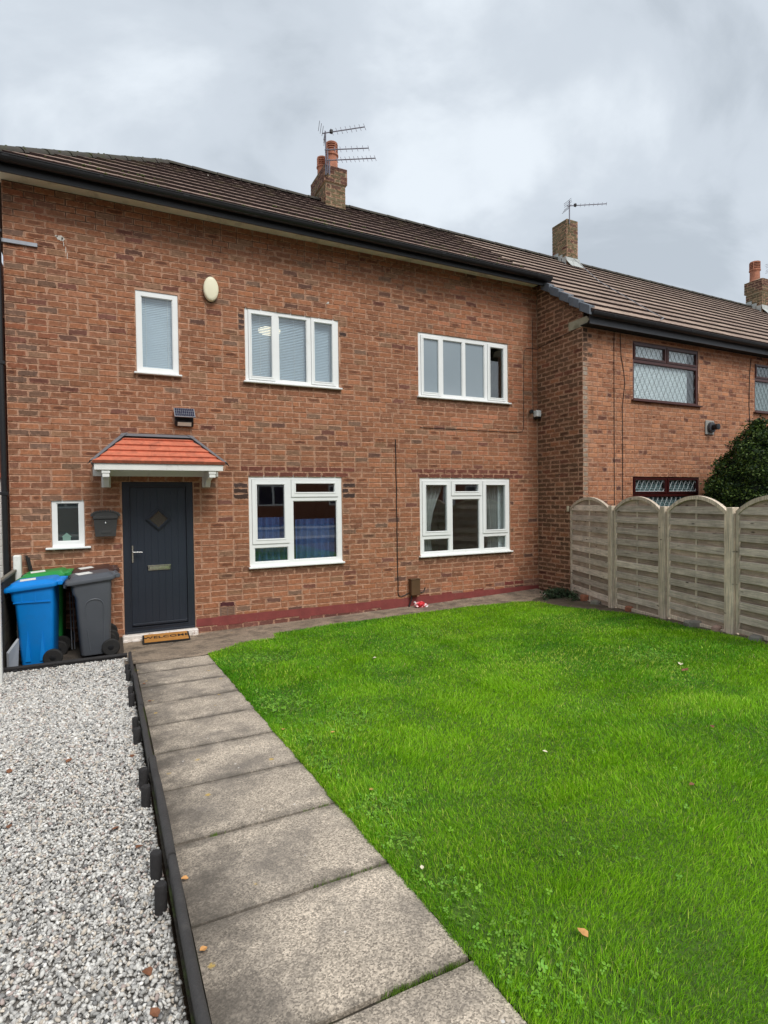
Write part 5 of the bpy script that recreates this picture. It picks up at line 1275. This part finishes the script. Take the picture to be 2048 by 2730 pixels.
MB().tube([(-1.10, -.06, 1.22), (-1.04, -.05, .9), (-.98, -.12, .05)], .014, 8).tube([(-1.08, -.05, 1.20), (-.99, -.06, .75)], .012, 8).build('tool_handle', M_cable, org=(-1.0, -.1, .05), smooth=50, label='dark pole leaning on the wall behind the green bin', cat='pole')
st_ = MB(); st_.tube([(-.60, -.50, .08), (-.615, -.48, .78)], .006, 6); st_.tube([(-.57, -.50, .08), (-.585, -.47, .80)], .005, 6)
st_.build('garden_canes', M_steel, org=(-.6, -.5, .05), label='thin metal canes standing between the blue and grey bins', cat='canes')
sb = MB(); sb.add([(-1.17, -1.10, .06), (-1.10, -.98, .06), (-1.09, -.93, .36), (-1.17, -1.10, .25), (-1.19, -1.09, .06), (-1.12, -.97, .06), (-1.11, -.92, .37), (-1.19, -1.09, .26)], [(0,1,2,3),(5,4,7,6),(3,2,6,7),(1,5,6,2),(0,3,7,4)])
sb.build('plastic_board', plain('grey_board', lin(160, 164, 168), .6), org=(-1.15, -1.0, .05), label='pale grey plastic board wedged beside the blue bin', cat='board')

# ---------------------------------------------------------------- low fence on the left
lfence = empty('garden_fence', (-1.21, -.85, .03), 'low dark timber fence between white posts at the left edge', 'fence')
M_dkwood = plain('dark_fence_board', lin(52, 46, 38), .85, .25, 9, fine=(70, .2), dirt=lin(86, 84, 56), dirt_scale=4, dirt_lo=.5, dirt_hi=.7, bstr=.5, bscale=50)
for i, (z0, z1) in enumerate(((.06, .30), (.305, .55), (.555, .80), (.805, 1.03))):
    MB().box(-1.232, -1.21, -1.56, -.14, z0, z1, b=.004).build('board', M_dkwood, lfence)
MB().box(-1.242, -1.195, -1.56, -.14, 1.031, 1.065, b=.006).build('capping', plain('grey_cap', lin(118, 112, 100), .85, .2, 9, bstr=.4), lfence)
for nm, y, zb_, zt_, lab in (('near', -1.64, 0.0, 1.23, 'white square post at the left edge in front of the bins'), ('wall', -.085, -.05, 1.235, 'white square post against the house wall behind the bins')):
    p_ = MB().box(-1.235, -1.150, y-.045, y+.045, zb_, zt_, b=.012)
    p_.build('fence_post', M_wpaint, org=(-1.19, y, zb_), label=lab, cat='post', group='white posts of the low fence')

# ---------------------------------------------------------------- arched panel fence on the right
def wood(name, c, axis='h'):
    m, t, p = newmat(name)
    base = attr(t).outputs['Color']
    g = noise(t, 1.0, 5, .65, mscale=(9, 3.0, 120) if axis == 'h' else (60, 60, 3))
    col = mulcol(t, base, rng_map(t, g, .28, .72, .55, 1.4))
    col = mulcol(t, col, rng_map(t, noise(t, 5, 5, .7), .3, .7, .78, 1.18))
    kn = N(t, 'ShaderNodeTexVoronoi'); kn.inputs['Scale'].default_value = 1.0
    gg = N(t, 'ShaderNodeNewGeometry'); mpn = N(t, 'ShaderNodeMapping'); mpn.inputs['Scale'].default_value = (4, 3.2, 11); t.links.new(gg.outputs['Position'], mpn.inputs[0]); t.links.new(mpn.outputs[0], kn.inputs['Vector'])
    col = mix(t, col, lin(64, 50, 40), rng_map(t, kn.outputs['Distance'], .05, .13, .9, 0))
    col = mix(t, col, lin(118, 114, 84), rng_map(t, noise(t, 2.2, 5, .65, loc=(2, 7, 1)), .58, .78, 0, .35))
    t.links.new(col, p.inputs['Base Color']); p.inputs['Roughness'].default_value = .88; p.inputs['Specular IOR Level'].default_value = .25
    bump(t, p, g, .5, .006); return m
M_fence = wood('weathered_fence', None)
M_fencev = wood('weathered_post', None, 'v')
def fcol(a): k = rng.uniform(.72, 1.18); return (a[0]*k, a[1]*k, a[2]*k, 1)
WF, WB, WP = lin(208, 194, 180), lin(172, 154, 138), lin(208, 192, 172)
FP = [Vector((7.185, -.87, 0)), Vector((6.685, -2.225, 0)), Vector((6.455, -3.295, 0)), Vector((6.155, -4.385, 0)), Vector((5.87, -5.47, 0))]
fence = empty('garden_fence', (6.5, -3.0, .1), 'weathered grey fence of four arch-topped slatted panels beside the lawn', 'fence')
labs = ['first arched fence panel, butting against the house wall', 'second arched fence panel from the house wall', 'third arched fence panel from the house wall', 'fourth arched fence panel, cut off by the right edge']
for i in range(4):
    A, Bv = FP[i], FP[i+1]; d = (Bv-A); Ln = d.length; d.normalize(); nn = Vector((d.y, -d.x, 0))     # nn towards the lawn
    if nn.x > 0: nn = -nn
    u0 = .0 if i == 0 else .062; u1 = Ln-.062
    zb_ = [.115, .215, .275, .335][i]; zs = 1.690; za = 1.872
    q = lambda u, n_, z: A + d*u + nn*n_ + Vector((0, 0, z))
    def bar(nm, ua, ub, za_, zb2, n0, n1, colr_, mat=M_fence, b=.003):
        m_ = MB(); m_.obb(q(ua, n0, za_), d*(ub-ua), nn*(n1-n0), Vector((0, 0, zb2-za_)), b=b, col=fcol(colr_)); return m_.build(nm, mat, pan, attr=True)
    uc = (u0+u1)/2; hw = (u1-u0)/2; rise = za-zs
    rad = (hw*hw+rise*rise)/(2*rise); cz = za-rad
    arch = lambda u: cz + math.sqrt(max(rad*rad-(u-uc)**2, 0))
    m_ = MB(); cP = fcol(WP)
    for ua, ub, za_, zb2 in ((u0, u0+.042, zb_, zs), (u1-.042, u1, zb_, zs), (u0+.0425, u1-.0425, zb_, zb_+.045)):
        m_.obb(q(ua, -.02, za_), d*(ub-ua), nn*.042, Vector((0, 0, zb2-za_)), b=.003, col=cP)
    nseg = 18; v = []
    for k in range(nseg+1):
        u = u0+(u1-u0)*k/nseg; an = math.atan2(-(u-uc), math.sqrt(max(rad*rad-(u-uc)**2, 1e-6))); rdir = (d*(-math.sin(an)) + Vector((0,0,math.cos(an))))
        o_ = q(u, 0, arch(u))
        for rr_, nv in ((0, -.02), (0, .026), (-.045, .026), (-.045, -.02)): v.append(o_+rdir*rr_+nn*nv)
    f = []
    for k in range(nseg):
        for e_ in range(4): f.append((k*4+e_, k*4+(e_+1)%4, (k+1)*4+(e_+1)%4, (k+1)*4+e_))
    f += [(0,1,2,3)[::-1], tuple(nseg*4+e_ for e_ in range(4))]
    m_.add(v, f, cP); pan = m_.build('fence_panel', M_fencev, fence, attr=True, label=labs[i])
    npair = 9 if i == 0 else 9; z0 = zb_+.046; pitch = (zs+.045-z0)/npair
    for k in range(npair+1):
        zb1 = z0+k*pitch; hb = pitch*.56; bk = (z0+k*pitch-.012, min(z0+k*pitch+hb, za-.05)); fr_ = (z0+k*pitch+hb-.012, z0+(k+1)*pitch+.006)
        def span(zt_):
            if zt_ <= zs-.02: return u0+.0425, u1-.0425
            hh_ = math.sqrt(max(rad*rad-max(zt_+.035-cz, 0)**2, 0)); return max(u0+.0425, uc-hh_), min(u1-.0425, uc+hh_)
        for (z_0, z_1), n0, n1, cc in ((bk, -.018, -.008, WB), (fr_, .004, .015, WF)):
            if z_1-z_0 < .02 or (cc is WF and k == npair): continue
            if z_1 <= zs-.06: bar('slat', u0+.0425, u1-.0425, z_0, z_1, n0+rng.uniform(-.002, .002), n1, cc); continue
            sp = span(z_0); us = [sp[0]+(sp[1]-sp[0])*e_/12 for e_ in range(13)]; tops = [min(z_1, arch(u)-.030) for u in us]
            if sp[1]-sp[0] < .1: continue
            v = [q(u, n1, z_0) for u in us]+[q(u, n1, max(t_, z_0+.001)) for u, t_ in zip(us, tops)]+[q(u, n0, z_0) for u in us]+[q(u, n0, max(t_, z_0+.001)) for u, t_ in zip(us, tops)]
            f = [(e_, e_+1, 14+e_, 13+e_) for e_ in range(12)]+[(e_, 26+e_, 27+e_, e_+1) for e_ in range(12)]+[(13+e_, 14+e_, 40+e_, 39+e_) for e_ in range(12)]
            MB().add(v, f, fcol(cc)).build('slat', M_fence, pan, attr=True)
    bar('batten', uc-.016, uc+.016, zb_+.0455, za-.047, -.0075, .003, WP, M_fencev)
plabs = ['fence post between the first and second arched panels', 'fence post between the second and third arched panels', 'fence post between the third and fourth arched panels']
for i in range(1, 4):
    p = FP[i]; d = (FP[i+1]-FP[i-1]).normalized(); nn = Vector((d.y, -d.x, 0)); nn = -nn if nn.x > 0 else nn
    m_ = MB(); zg = G(p.x, p.y)-.06; m_.obb(p-d*.047-nn*.045+Vector((0, 0, zg)), d*.094, nn*.092, Vector((0, 0, 1.735-zg)), b=.006, col=fcol(WP))
    m_.build('fence_post', M_fencev, fence, attr=True, label=plabs[i-1])
MB().obb((7.18, -.80, 1.62), (-.02, -.05, 0), (-.03, .01, 0), (0, 0, .10)).build('timber_block', plain('block_wood', lin(176, 164, 140), .85, .1), org=(7.17, -.82, 1.62), label='small timber block at the top of the first fence panel by the wall', cat='block')

# bed of soil, rubble and ivy at the foot of the fence
bed = [(6.30, -.84), (6.5, -.66), (7.2, -.45), (7.2, -.9), (6.95, -1.6), (6.70, -2.25), (6.46, -3.3), (6.16, -4.4), (5.87, -5.5), (5.78, -5.5), (6.02, -4.4), (6.2, -3.7), (6.38, -3.1), (6.40, -2.5), (6.28, -2.0), (6.24, -1.45)]
v = [(x, y, G(x, y)+.016) for x, y in bed]; tri = tessellate_polygon([[Vector(p) for p in v]]); f = []
for a, b, c in tri:
    n_ = (Vector(v[b])-Vector(v[a])).cross(Vector(v[c])-Vector(v[a])); f.append((a, b, c) if n_.z > 0 else (a, c, b))
MB().add(v, f).build('flower_bed', plain('bed_soil', lin(92, 80, 66), .95, .3, 8, fine=(60, .35), dirt=lin(70, 82, 40), dirt_scale=4, dirt_lo=.5, dirt_hi=.7, bstr=.9, bscale=50), kind='structure')
def rock(p, s, mat, name, label, cat, seed, group=None):
    rr = random.Random(seed); m_ = MB().box(-s[0]/2, s[0]/2, -s[1]/2, s[1]/2, 0, s[2], b=min(s)*.22); a = rr.uniform(-.4, .4)
    m_.v = [((x*math.cos(a)-y*math.sin(a))*rr.uniform(.94, 1.06)+p[0], (x*math.sin(a)+y*math.cos(a))*rr.uniform(.94, 1.06)+p[1], z*rr.uniform(.92, 1.05)+G(p[0], p[1])) for x, y, z in m_.v]
    m_.build(name, mat, org=(p[0], p[1], G(*p)), smooth=30, label=label, cat=cat, group=group)
M_rub = plain('old_brick', lin(150, 96, 72), .9, .25, 14, bstr=.5, bscale=60); M_stn = plain('grey_stone', lin(128, 124, 116), .9, .2, 10, dirt=lin(86, 94, 60), bstr=.5, bscale=50)
rock((6.93, -1.42), (.13, .10, .12), M_rub, 'loose_brick', 'old brick under the first fence panel', 'brick', 1)
rock((6.83, -1.78), (.22, .14, .07), M_stn, 'stone', 'flat grey stone under the first fence panel', 'stone', 2)
rock((6.60, -2.62), (.14, .10, .09), M_rub, 'loose_brick', 'orange brick lump under the second fence panel', 'brick', 3)
rock((6.28, -3.86), (.30, .12, .08), M_stn, 'stone', 'long grey stone under the third fence panel', 'stone', 4)
rock((6.20, -4.18), (.14, .09, .07), plain('pink_stone', lin(176, 146, 130), .9, .2, 12, bstr=.4), 'stone', 'small pinkish stone beside the third fence post', 'stone', 5)
rock((6.07, -4.72), (.28, .12, .07), M_stn, 'stone', 'grey stone under the fourth fence panel', 'stone', 6)
rock((7.02, -.42), (.16, .07, .05), plain('pale_stone', lin(190, 184, 172), .9, .15), 'stone', 'pale stone at the wall corner', 'stone', 7)
M_leaf = leaf_mat('leaf', .25)
def leaves(name, pts, size, cols, label, cat, kind=None, parent=None, seed=1, flat=.6):
    g = np.random.default_rng(seed); n = len(pts); pts = np.asarray(pts); s_ = size*g.uniform(.6, 1.3, n)
    nrm = g.normal(size=(n, 3)); nrm[:,2] += flat; nrm /= np.linalg.norm(nrm, axis=1)[:,None]
    t_ = np.cross(nrm, g.normal(size=(n, 3))); t_ /= np.linalg.norm(t_, axis=1)[:,None]; b_ = np.cross(nrm, t_)
    sh = [(0, 0), (.45, .32), (1, 0), (.45, -.32)]
    V = np.zeros((n, 4, 3))
    for k, (a, b) in enumerate(sh): V[:,k] = pts + (t_*a + b_*b - nrm*(.12 if k in (1, 3) else 0))*s_[:,None]
    ci = np.asarray(cols)[g.integers(0, len(cols), n)]*g.uniform(.7, 1.25, n)[:,None]
    return raw_mesh(name, V.reshape(-1, 3), np.full(n, 4), np.arange(n*4), M_leaf, np.repeat(np.c_[ci, np.ones(n)], 4, 0), kind=kind, label=label, cat=cat, parent=parent)
ivy = empty('ivy', (6.95, -.85, .1), 'dark green ivy creeping at the wall corner by the fence', 'ivy')
st_ = MB(); pts = []
for i in range(9):
    a = Vector((7.12+rng.uniform(-.05, .05), -.62-rng.random()*.35, .14)); P_ = [a]
    for k in range(7): P_.append(P_[-1]+Vector((rng.uniform(-.11, .01), rng.uniform(-.11, .08), rng.uniform(-.02, .045) if k < 4 else -.02)))
    P_ = [Vector((p.x, p.y, max(p.z, G(p.x, p.y)+.02))) for p in P_]
    st_.tube(P_, .005, 5)
    for p in P_:
        for k in range(22): pts.append((p.x+rng.gauss(0, .035), p.y+rng.gauss(0, .035), p.z+abs(rng.gauss(0, .03))))
st_.build('stem', M_cable, ivy)
lv = leaves('foliage', pts, .04, [lin(64, 84, 56), lin(50, 70, 44), lin(84, 100, 74)], None, None, seed=3); lv.parent = ivy; lv.matrix_parent_inverse = Matrix.Translation(-Vector((6.95, -.85, .1)))

# ---------------------------------------------------------------- clipped conifer behind the fence
con = empty('conifer_bush', (10.46, -2.16, G(7, -2.35)), 'dark green dense conifer standing behind the fence at the right', 'bush')
bz = G(7, -2.35); prof = [(0, .60), (.5, .82), (1.0, .92), (1.5, .92), (1.8, .84), (2.1, .70), (2.35, .54), (2.6, .38), (2.8, .24), (2.95, .13), (3.06, .04)]
pz = [p[0] for p in prof]; pr_ = [p[1] for p in prof]
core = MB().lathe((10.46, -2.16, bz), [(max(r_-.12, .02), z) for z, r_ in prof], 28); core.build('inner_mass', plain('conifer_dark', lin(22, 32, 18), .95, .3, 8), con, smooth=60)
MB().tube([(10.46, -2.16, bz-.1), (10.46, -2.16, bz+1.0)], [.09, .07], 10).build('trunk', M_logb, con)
pts = []; g = np.random.default_rng(5); NN = 90000
zc = g.uniform(0, 3.05, NN); th = g.uniform(0, 2*np.pi, NN); rad_ = np.interp(zc, pz, pr_)
keep = g.random(NN) < (rad_+.1)/1.05
zc, th, rad_ = zc[keep], th[keep], rad_[keep]
lump = .07*np.sin(th*4+zc*3)*np.sin(zc*6)+.05*np.sin(th*5+zc*4)+.04*np.sin(th*11-zc*9)+.04*np.sin(zc*17+th*3)
rr_ = rad_ + lump + g.normal(0, .035, len(zc)) - np.abs(g.normal(0, .06, len(zc)))
pts = np.c_[10.46+rr_*np.cos(th), -2.16+rr_*np.sin(th), bz+zc+g.normal(0, .02, len(zc))]
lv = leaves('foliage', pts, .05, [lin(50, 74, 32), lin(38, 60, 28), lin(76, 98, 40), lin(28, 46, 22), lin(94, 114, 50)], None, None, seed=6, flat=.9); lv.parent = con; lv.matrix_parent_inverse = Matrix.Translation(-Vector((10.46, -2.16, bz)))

# ---------------------------------------------------------------- door mat
mt = empty('door_mat', (.50, -.27, .02), 'coir doormat reading WELCOME in front of the door step', 'doormat', rz=R(-2)); mt.rotation_euler[0] = R(7); mt.location = (.50, -.285, .046)
ma = .045; zl = .028
MB().box(-.295, .295, -.165, .165, 0, .010, b=.004).build('rubber_base', M_rubber, mt, local=True)
MB().box(-.275, .275, -.148, .148, .0102, .020, b=.004).build('coir_pile', M_coir, mt, local=True)
fc = bpy.data.curves.new('welcome_text', 'FONT'); fc.body = 'WELCOME'; fc.size = .115; fc.align_x = 'CENTER'; fc.align_y = 'CENTER'; fc.extrude = .0012; fc.offset = .002; fc.space_character = 1.05
fo = bpy.data.objects.new('tmp_text', fc); COL.objects.link(fo); bpy.context.view_layer.update()
tm = bpy.data.meshes.new_from_object(fo.evaluated_get(bpy.context.evaluated_depsgraph_get())); bpy.data.objects.remove(fo)
tm.materials.clear(); tm.materials.append(M_rubber)
to = bpy.data.objects.new('lettering', tm); COL.objects.link(to); to.parent = mt; to.location = (0, 0, .0216)

# ---------------------------------------------------------------- small litter
wr = MB(); gw = random.Random(3)
def crumple(c, s, seed):
    r_ = random.Random(seed); m_ = MB(); n_, k_ = 10, 7; rings = []
    for j in range(k_):
        ph = math.pi*(j+.5)/k_; ring = []
        for i in range(n_):
            a = 2*math.pi*i/n_; rr2 = r_.uniform(.65, 1.2); ring.append((c[0]+s[0]*math.sin(ph)*math.cos(a)*rr2, c[1]+s[1]*math.sin(ph)*math.sin(a)*rr2, c[2]+s[2]*(1-math.cos(ph))*.5*r_.uniform(.85, 1.15)))
        rings.append(ring)
    return m_.loft(rings)
wz = .05
o = empty('crumpled_bag', (4.50, -.14, wz), 'crumpled red and white plastic bag on the concrete below the meter box', 'litter')
crumple((4.50, -.15, wz-.01), (.10, .06, .11), 1).build('red_plastic', plain('red_plastic_film', lin(206, 42, 52), .35, .12, 20, dirt=lin(230, 214, 214), dirt_scale=14, dirt_lo=.58, dirt_hi=.62), o)
crumple((4.60, -.16, wz-.01), (.06, .04, .07), 2).build('white_plastic', plain('white_plastic_film', lin(232, 226, 226), .4, .05, 20, dirt=lin(206, 60, 66), dirt_scale=22, dirt_lo=.52, dirt_hi=.56), o)
m_ = MB(); m_.obb((4.40, -.15, wz+.09), (.055, 0, -.045), (0, .03, 0), (.012, 0, .02)); m_.build('white_flap', M_upvc, o)
def fallen_leaf(x, y, zoff, s, c, label, seed, group):
    r_ = random.Random(seed); a = r_.uniform(0, 6.28); m_ = MB(); v = []
    outl = [(0, 0), (.25, .32), (.6, .36), (1, .05), (.62, -.30), (.3, -.34)]
    z0 = G(x, y)+zoff
    for u, w_ in outl: v.append((x+s*((u-.5)*math.cos(a)-w_*math.sin(a)), y+s*((u-.5)*math.sin(a)+w_*math.cos(a)), z0+s*(.30*abs(w_)+r_.uniform(0, .3)*u)))
    v.append((x, y, z0+s*.05)); n_ = len(outl); f = [(i, (i+1) % n_, n_) for i in range(n_)]
    t_ = .0012; v2 = [(p[0], p[1], p[2]-t_) for p in v]; f2 = [tuple(len(v)+i for i in q)[::-1] for q in f]
    m_.add(v+v2, f+f2+[(i, n_+1+i, n_+1+(i+1) % n_, (i+1) % n_) for i in range(n_)])
    m_.build('fallen_leaf', c, org=(x, y, z0), label=label, cat='leaf', group=group)
M_lbr = plain('brown_leaf', lin(126, 82, 56), .7, .25, 60); M_lor = plain('tan_leaf', lin(206, 152, 92), .7, .2, 60); M_lwh = plain('pale_leaf', lin(226, 214, 186), .7, .1, 60)
gl_, pl_, ll_ = 'fallen leaves on the gravel', 'fallen leaves against the log edging', 'fallen leaves on the lawn'
i = 0
for x, y, m_, lab in ((-.427, -4.23, M_lbr, 'brown fallen leaf in the middle of the gravel'), (-.17, -5.32, M_lbr, 'brown fallen leaf on the gravel nearer the path edging'), (-.75, -4.22, M_lbr, 'small brown leaf on the gravel at the left edge'), (-.645, -5.02, M_lbr, 'dark leaf on the gravel at the left edge, lower down'),
                      (-.075, -5.56, M_lbr, 'brown leaf on gravel against the log edging, upper of two'), (-.085, -6.38, M_lbr, 'reddish leaf on gravel beside the near log edging'), (-.075, -6.56, M_lbr, 'curled brown leaf on gravel, lowest in the picture'), (-.06, -4.36, M_lbr, 'orange leaf on the gravel beside a far peg')):
    i += 1; fallen_leaf(x, y, -.026, rng.uniform(.035, .05), m_, lab, i, gl_)
for x, y, lab in ((.075, -5.98, 'tan leaf on the path beside the log joint'), (.085, -6.42, 'tan leaf on the path beside the near log rail'), (.10, -2.62, 'small brown leaf on the far end of the path by the edging'), (.11, -3.25, 'brown leaf scraps on the path by the edging, mid-way')):
    i += 1; fallen_leaf(x, y, .014, rng.uniform(.03, .042), M_lor if y < -5 else M_lbr, lab, i, pl_)
for x, y, m_, s_, lab in ((1.212, -6.985, M_lor, .044, 'orange leaf lying on the lawn in the foreground'), (4.48, -4.96, M_lwh, .06, 'pale yellow leaf on the lawn towards the fence'), (4.32, -5.12, M_lbr, .07, 'brown leaf on the lawn just below the pale one'), (2.12, -5.80, M_lwh, .03, 'small pale leaf in the middle of the lawn'), (1.035, -5.70, M_lor, .03, 'small tan leaf on the lawn near the path'), (.93, -6.41, M_lwh, .022, 'tiny pale leaf on the lawn at the path edge'), (.885, -4.57, M_lor, .035, 'tan leaf on the lawn edge beside the path'), (2.30, -3.04, M_lwh, .04, 'white scrap on the lawn in line with the meter box'), (3.27, -6.06, M_lbr, .035, 'brown leaf on the lawn at the right'), (2.45, -6.5, M_lbr, .03, 'dull leaf on the lawn at lower right'), (1.16, -4.81, M_lor, .03, 'tan leaf among the clover beside the path')):
    i += 1; fallen_leaf(x, y, .030, s_, m_, lab, i, ll_)

# ---------------------------------------------------------------- across the street (seen only in the window reflections)
op = empty('terraced_house', (8, -26, .5), 'brick houses across the street, seen only as a reflection in the windows', 'house')
ow = [(x0, x0+1.8, z0, z0+1.2) for x0 in (-8, -3, 2, 7.6, 12, 17, 22) for z0 in (1.6, 4.1)]
MB().plate(-14, 34, .4, 6.2, ow + [(5.6, 6.6, .4, 2.7), (20.2, 21.2, .4, 2.7)], -24.0, -24.2).build('wall', M_bplain, op)
rf = MB(); rf.add([(-14.3, -23.6, 6.1), (34.3, -23.6, 6.1), (34.3, -28, 8.6), (-14.3, -28, 8.6), (-14.3, -32, 6.1), (34.3, -32, 6.1)], [(0,3,2,1),(3,4,5,2)]); rf.build('roof', bpy.data.materials['tile_plain'], op)
for a, b, c, d in ow:
    fr = MB().plate(a+.01, b-.01, c+.01, d-.01, [(a+.1, (a+b)/2-.05, c+.1, d-.1), ((a+b)/2+.05, b-.1, c+.1, d-.1)], -24.02, -24.1); wo = fr.build('window', M_upvc, op)
    MB().box(a+.05, b-.05, -24.12, -24.11, c+.05, d-.05).build('glass_pane', M_solar, wo)
for x in (5.6, 20.2): MB().box(x+.02, x+.98, -24.12, -24.05, .6, 2.68).build('door', M_upvc, op)
MB().box(-14, 34, -24.5, -24.35, .4, 6.2).build('inner_wall', M_dark, op)
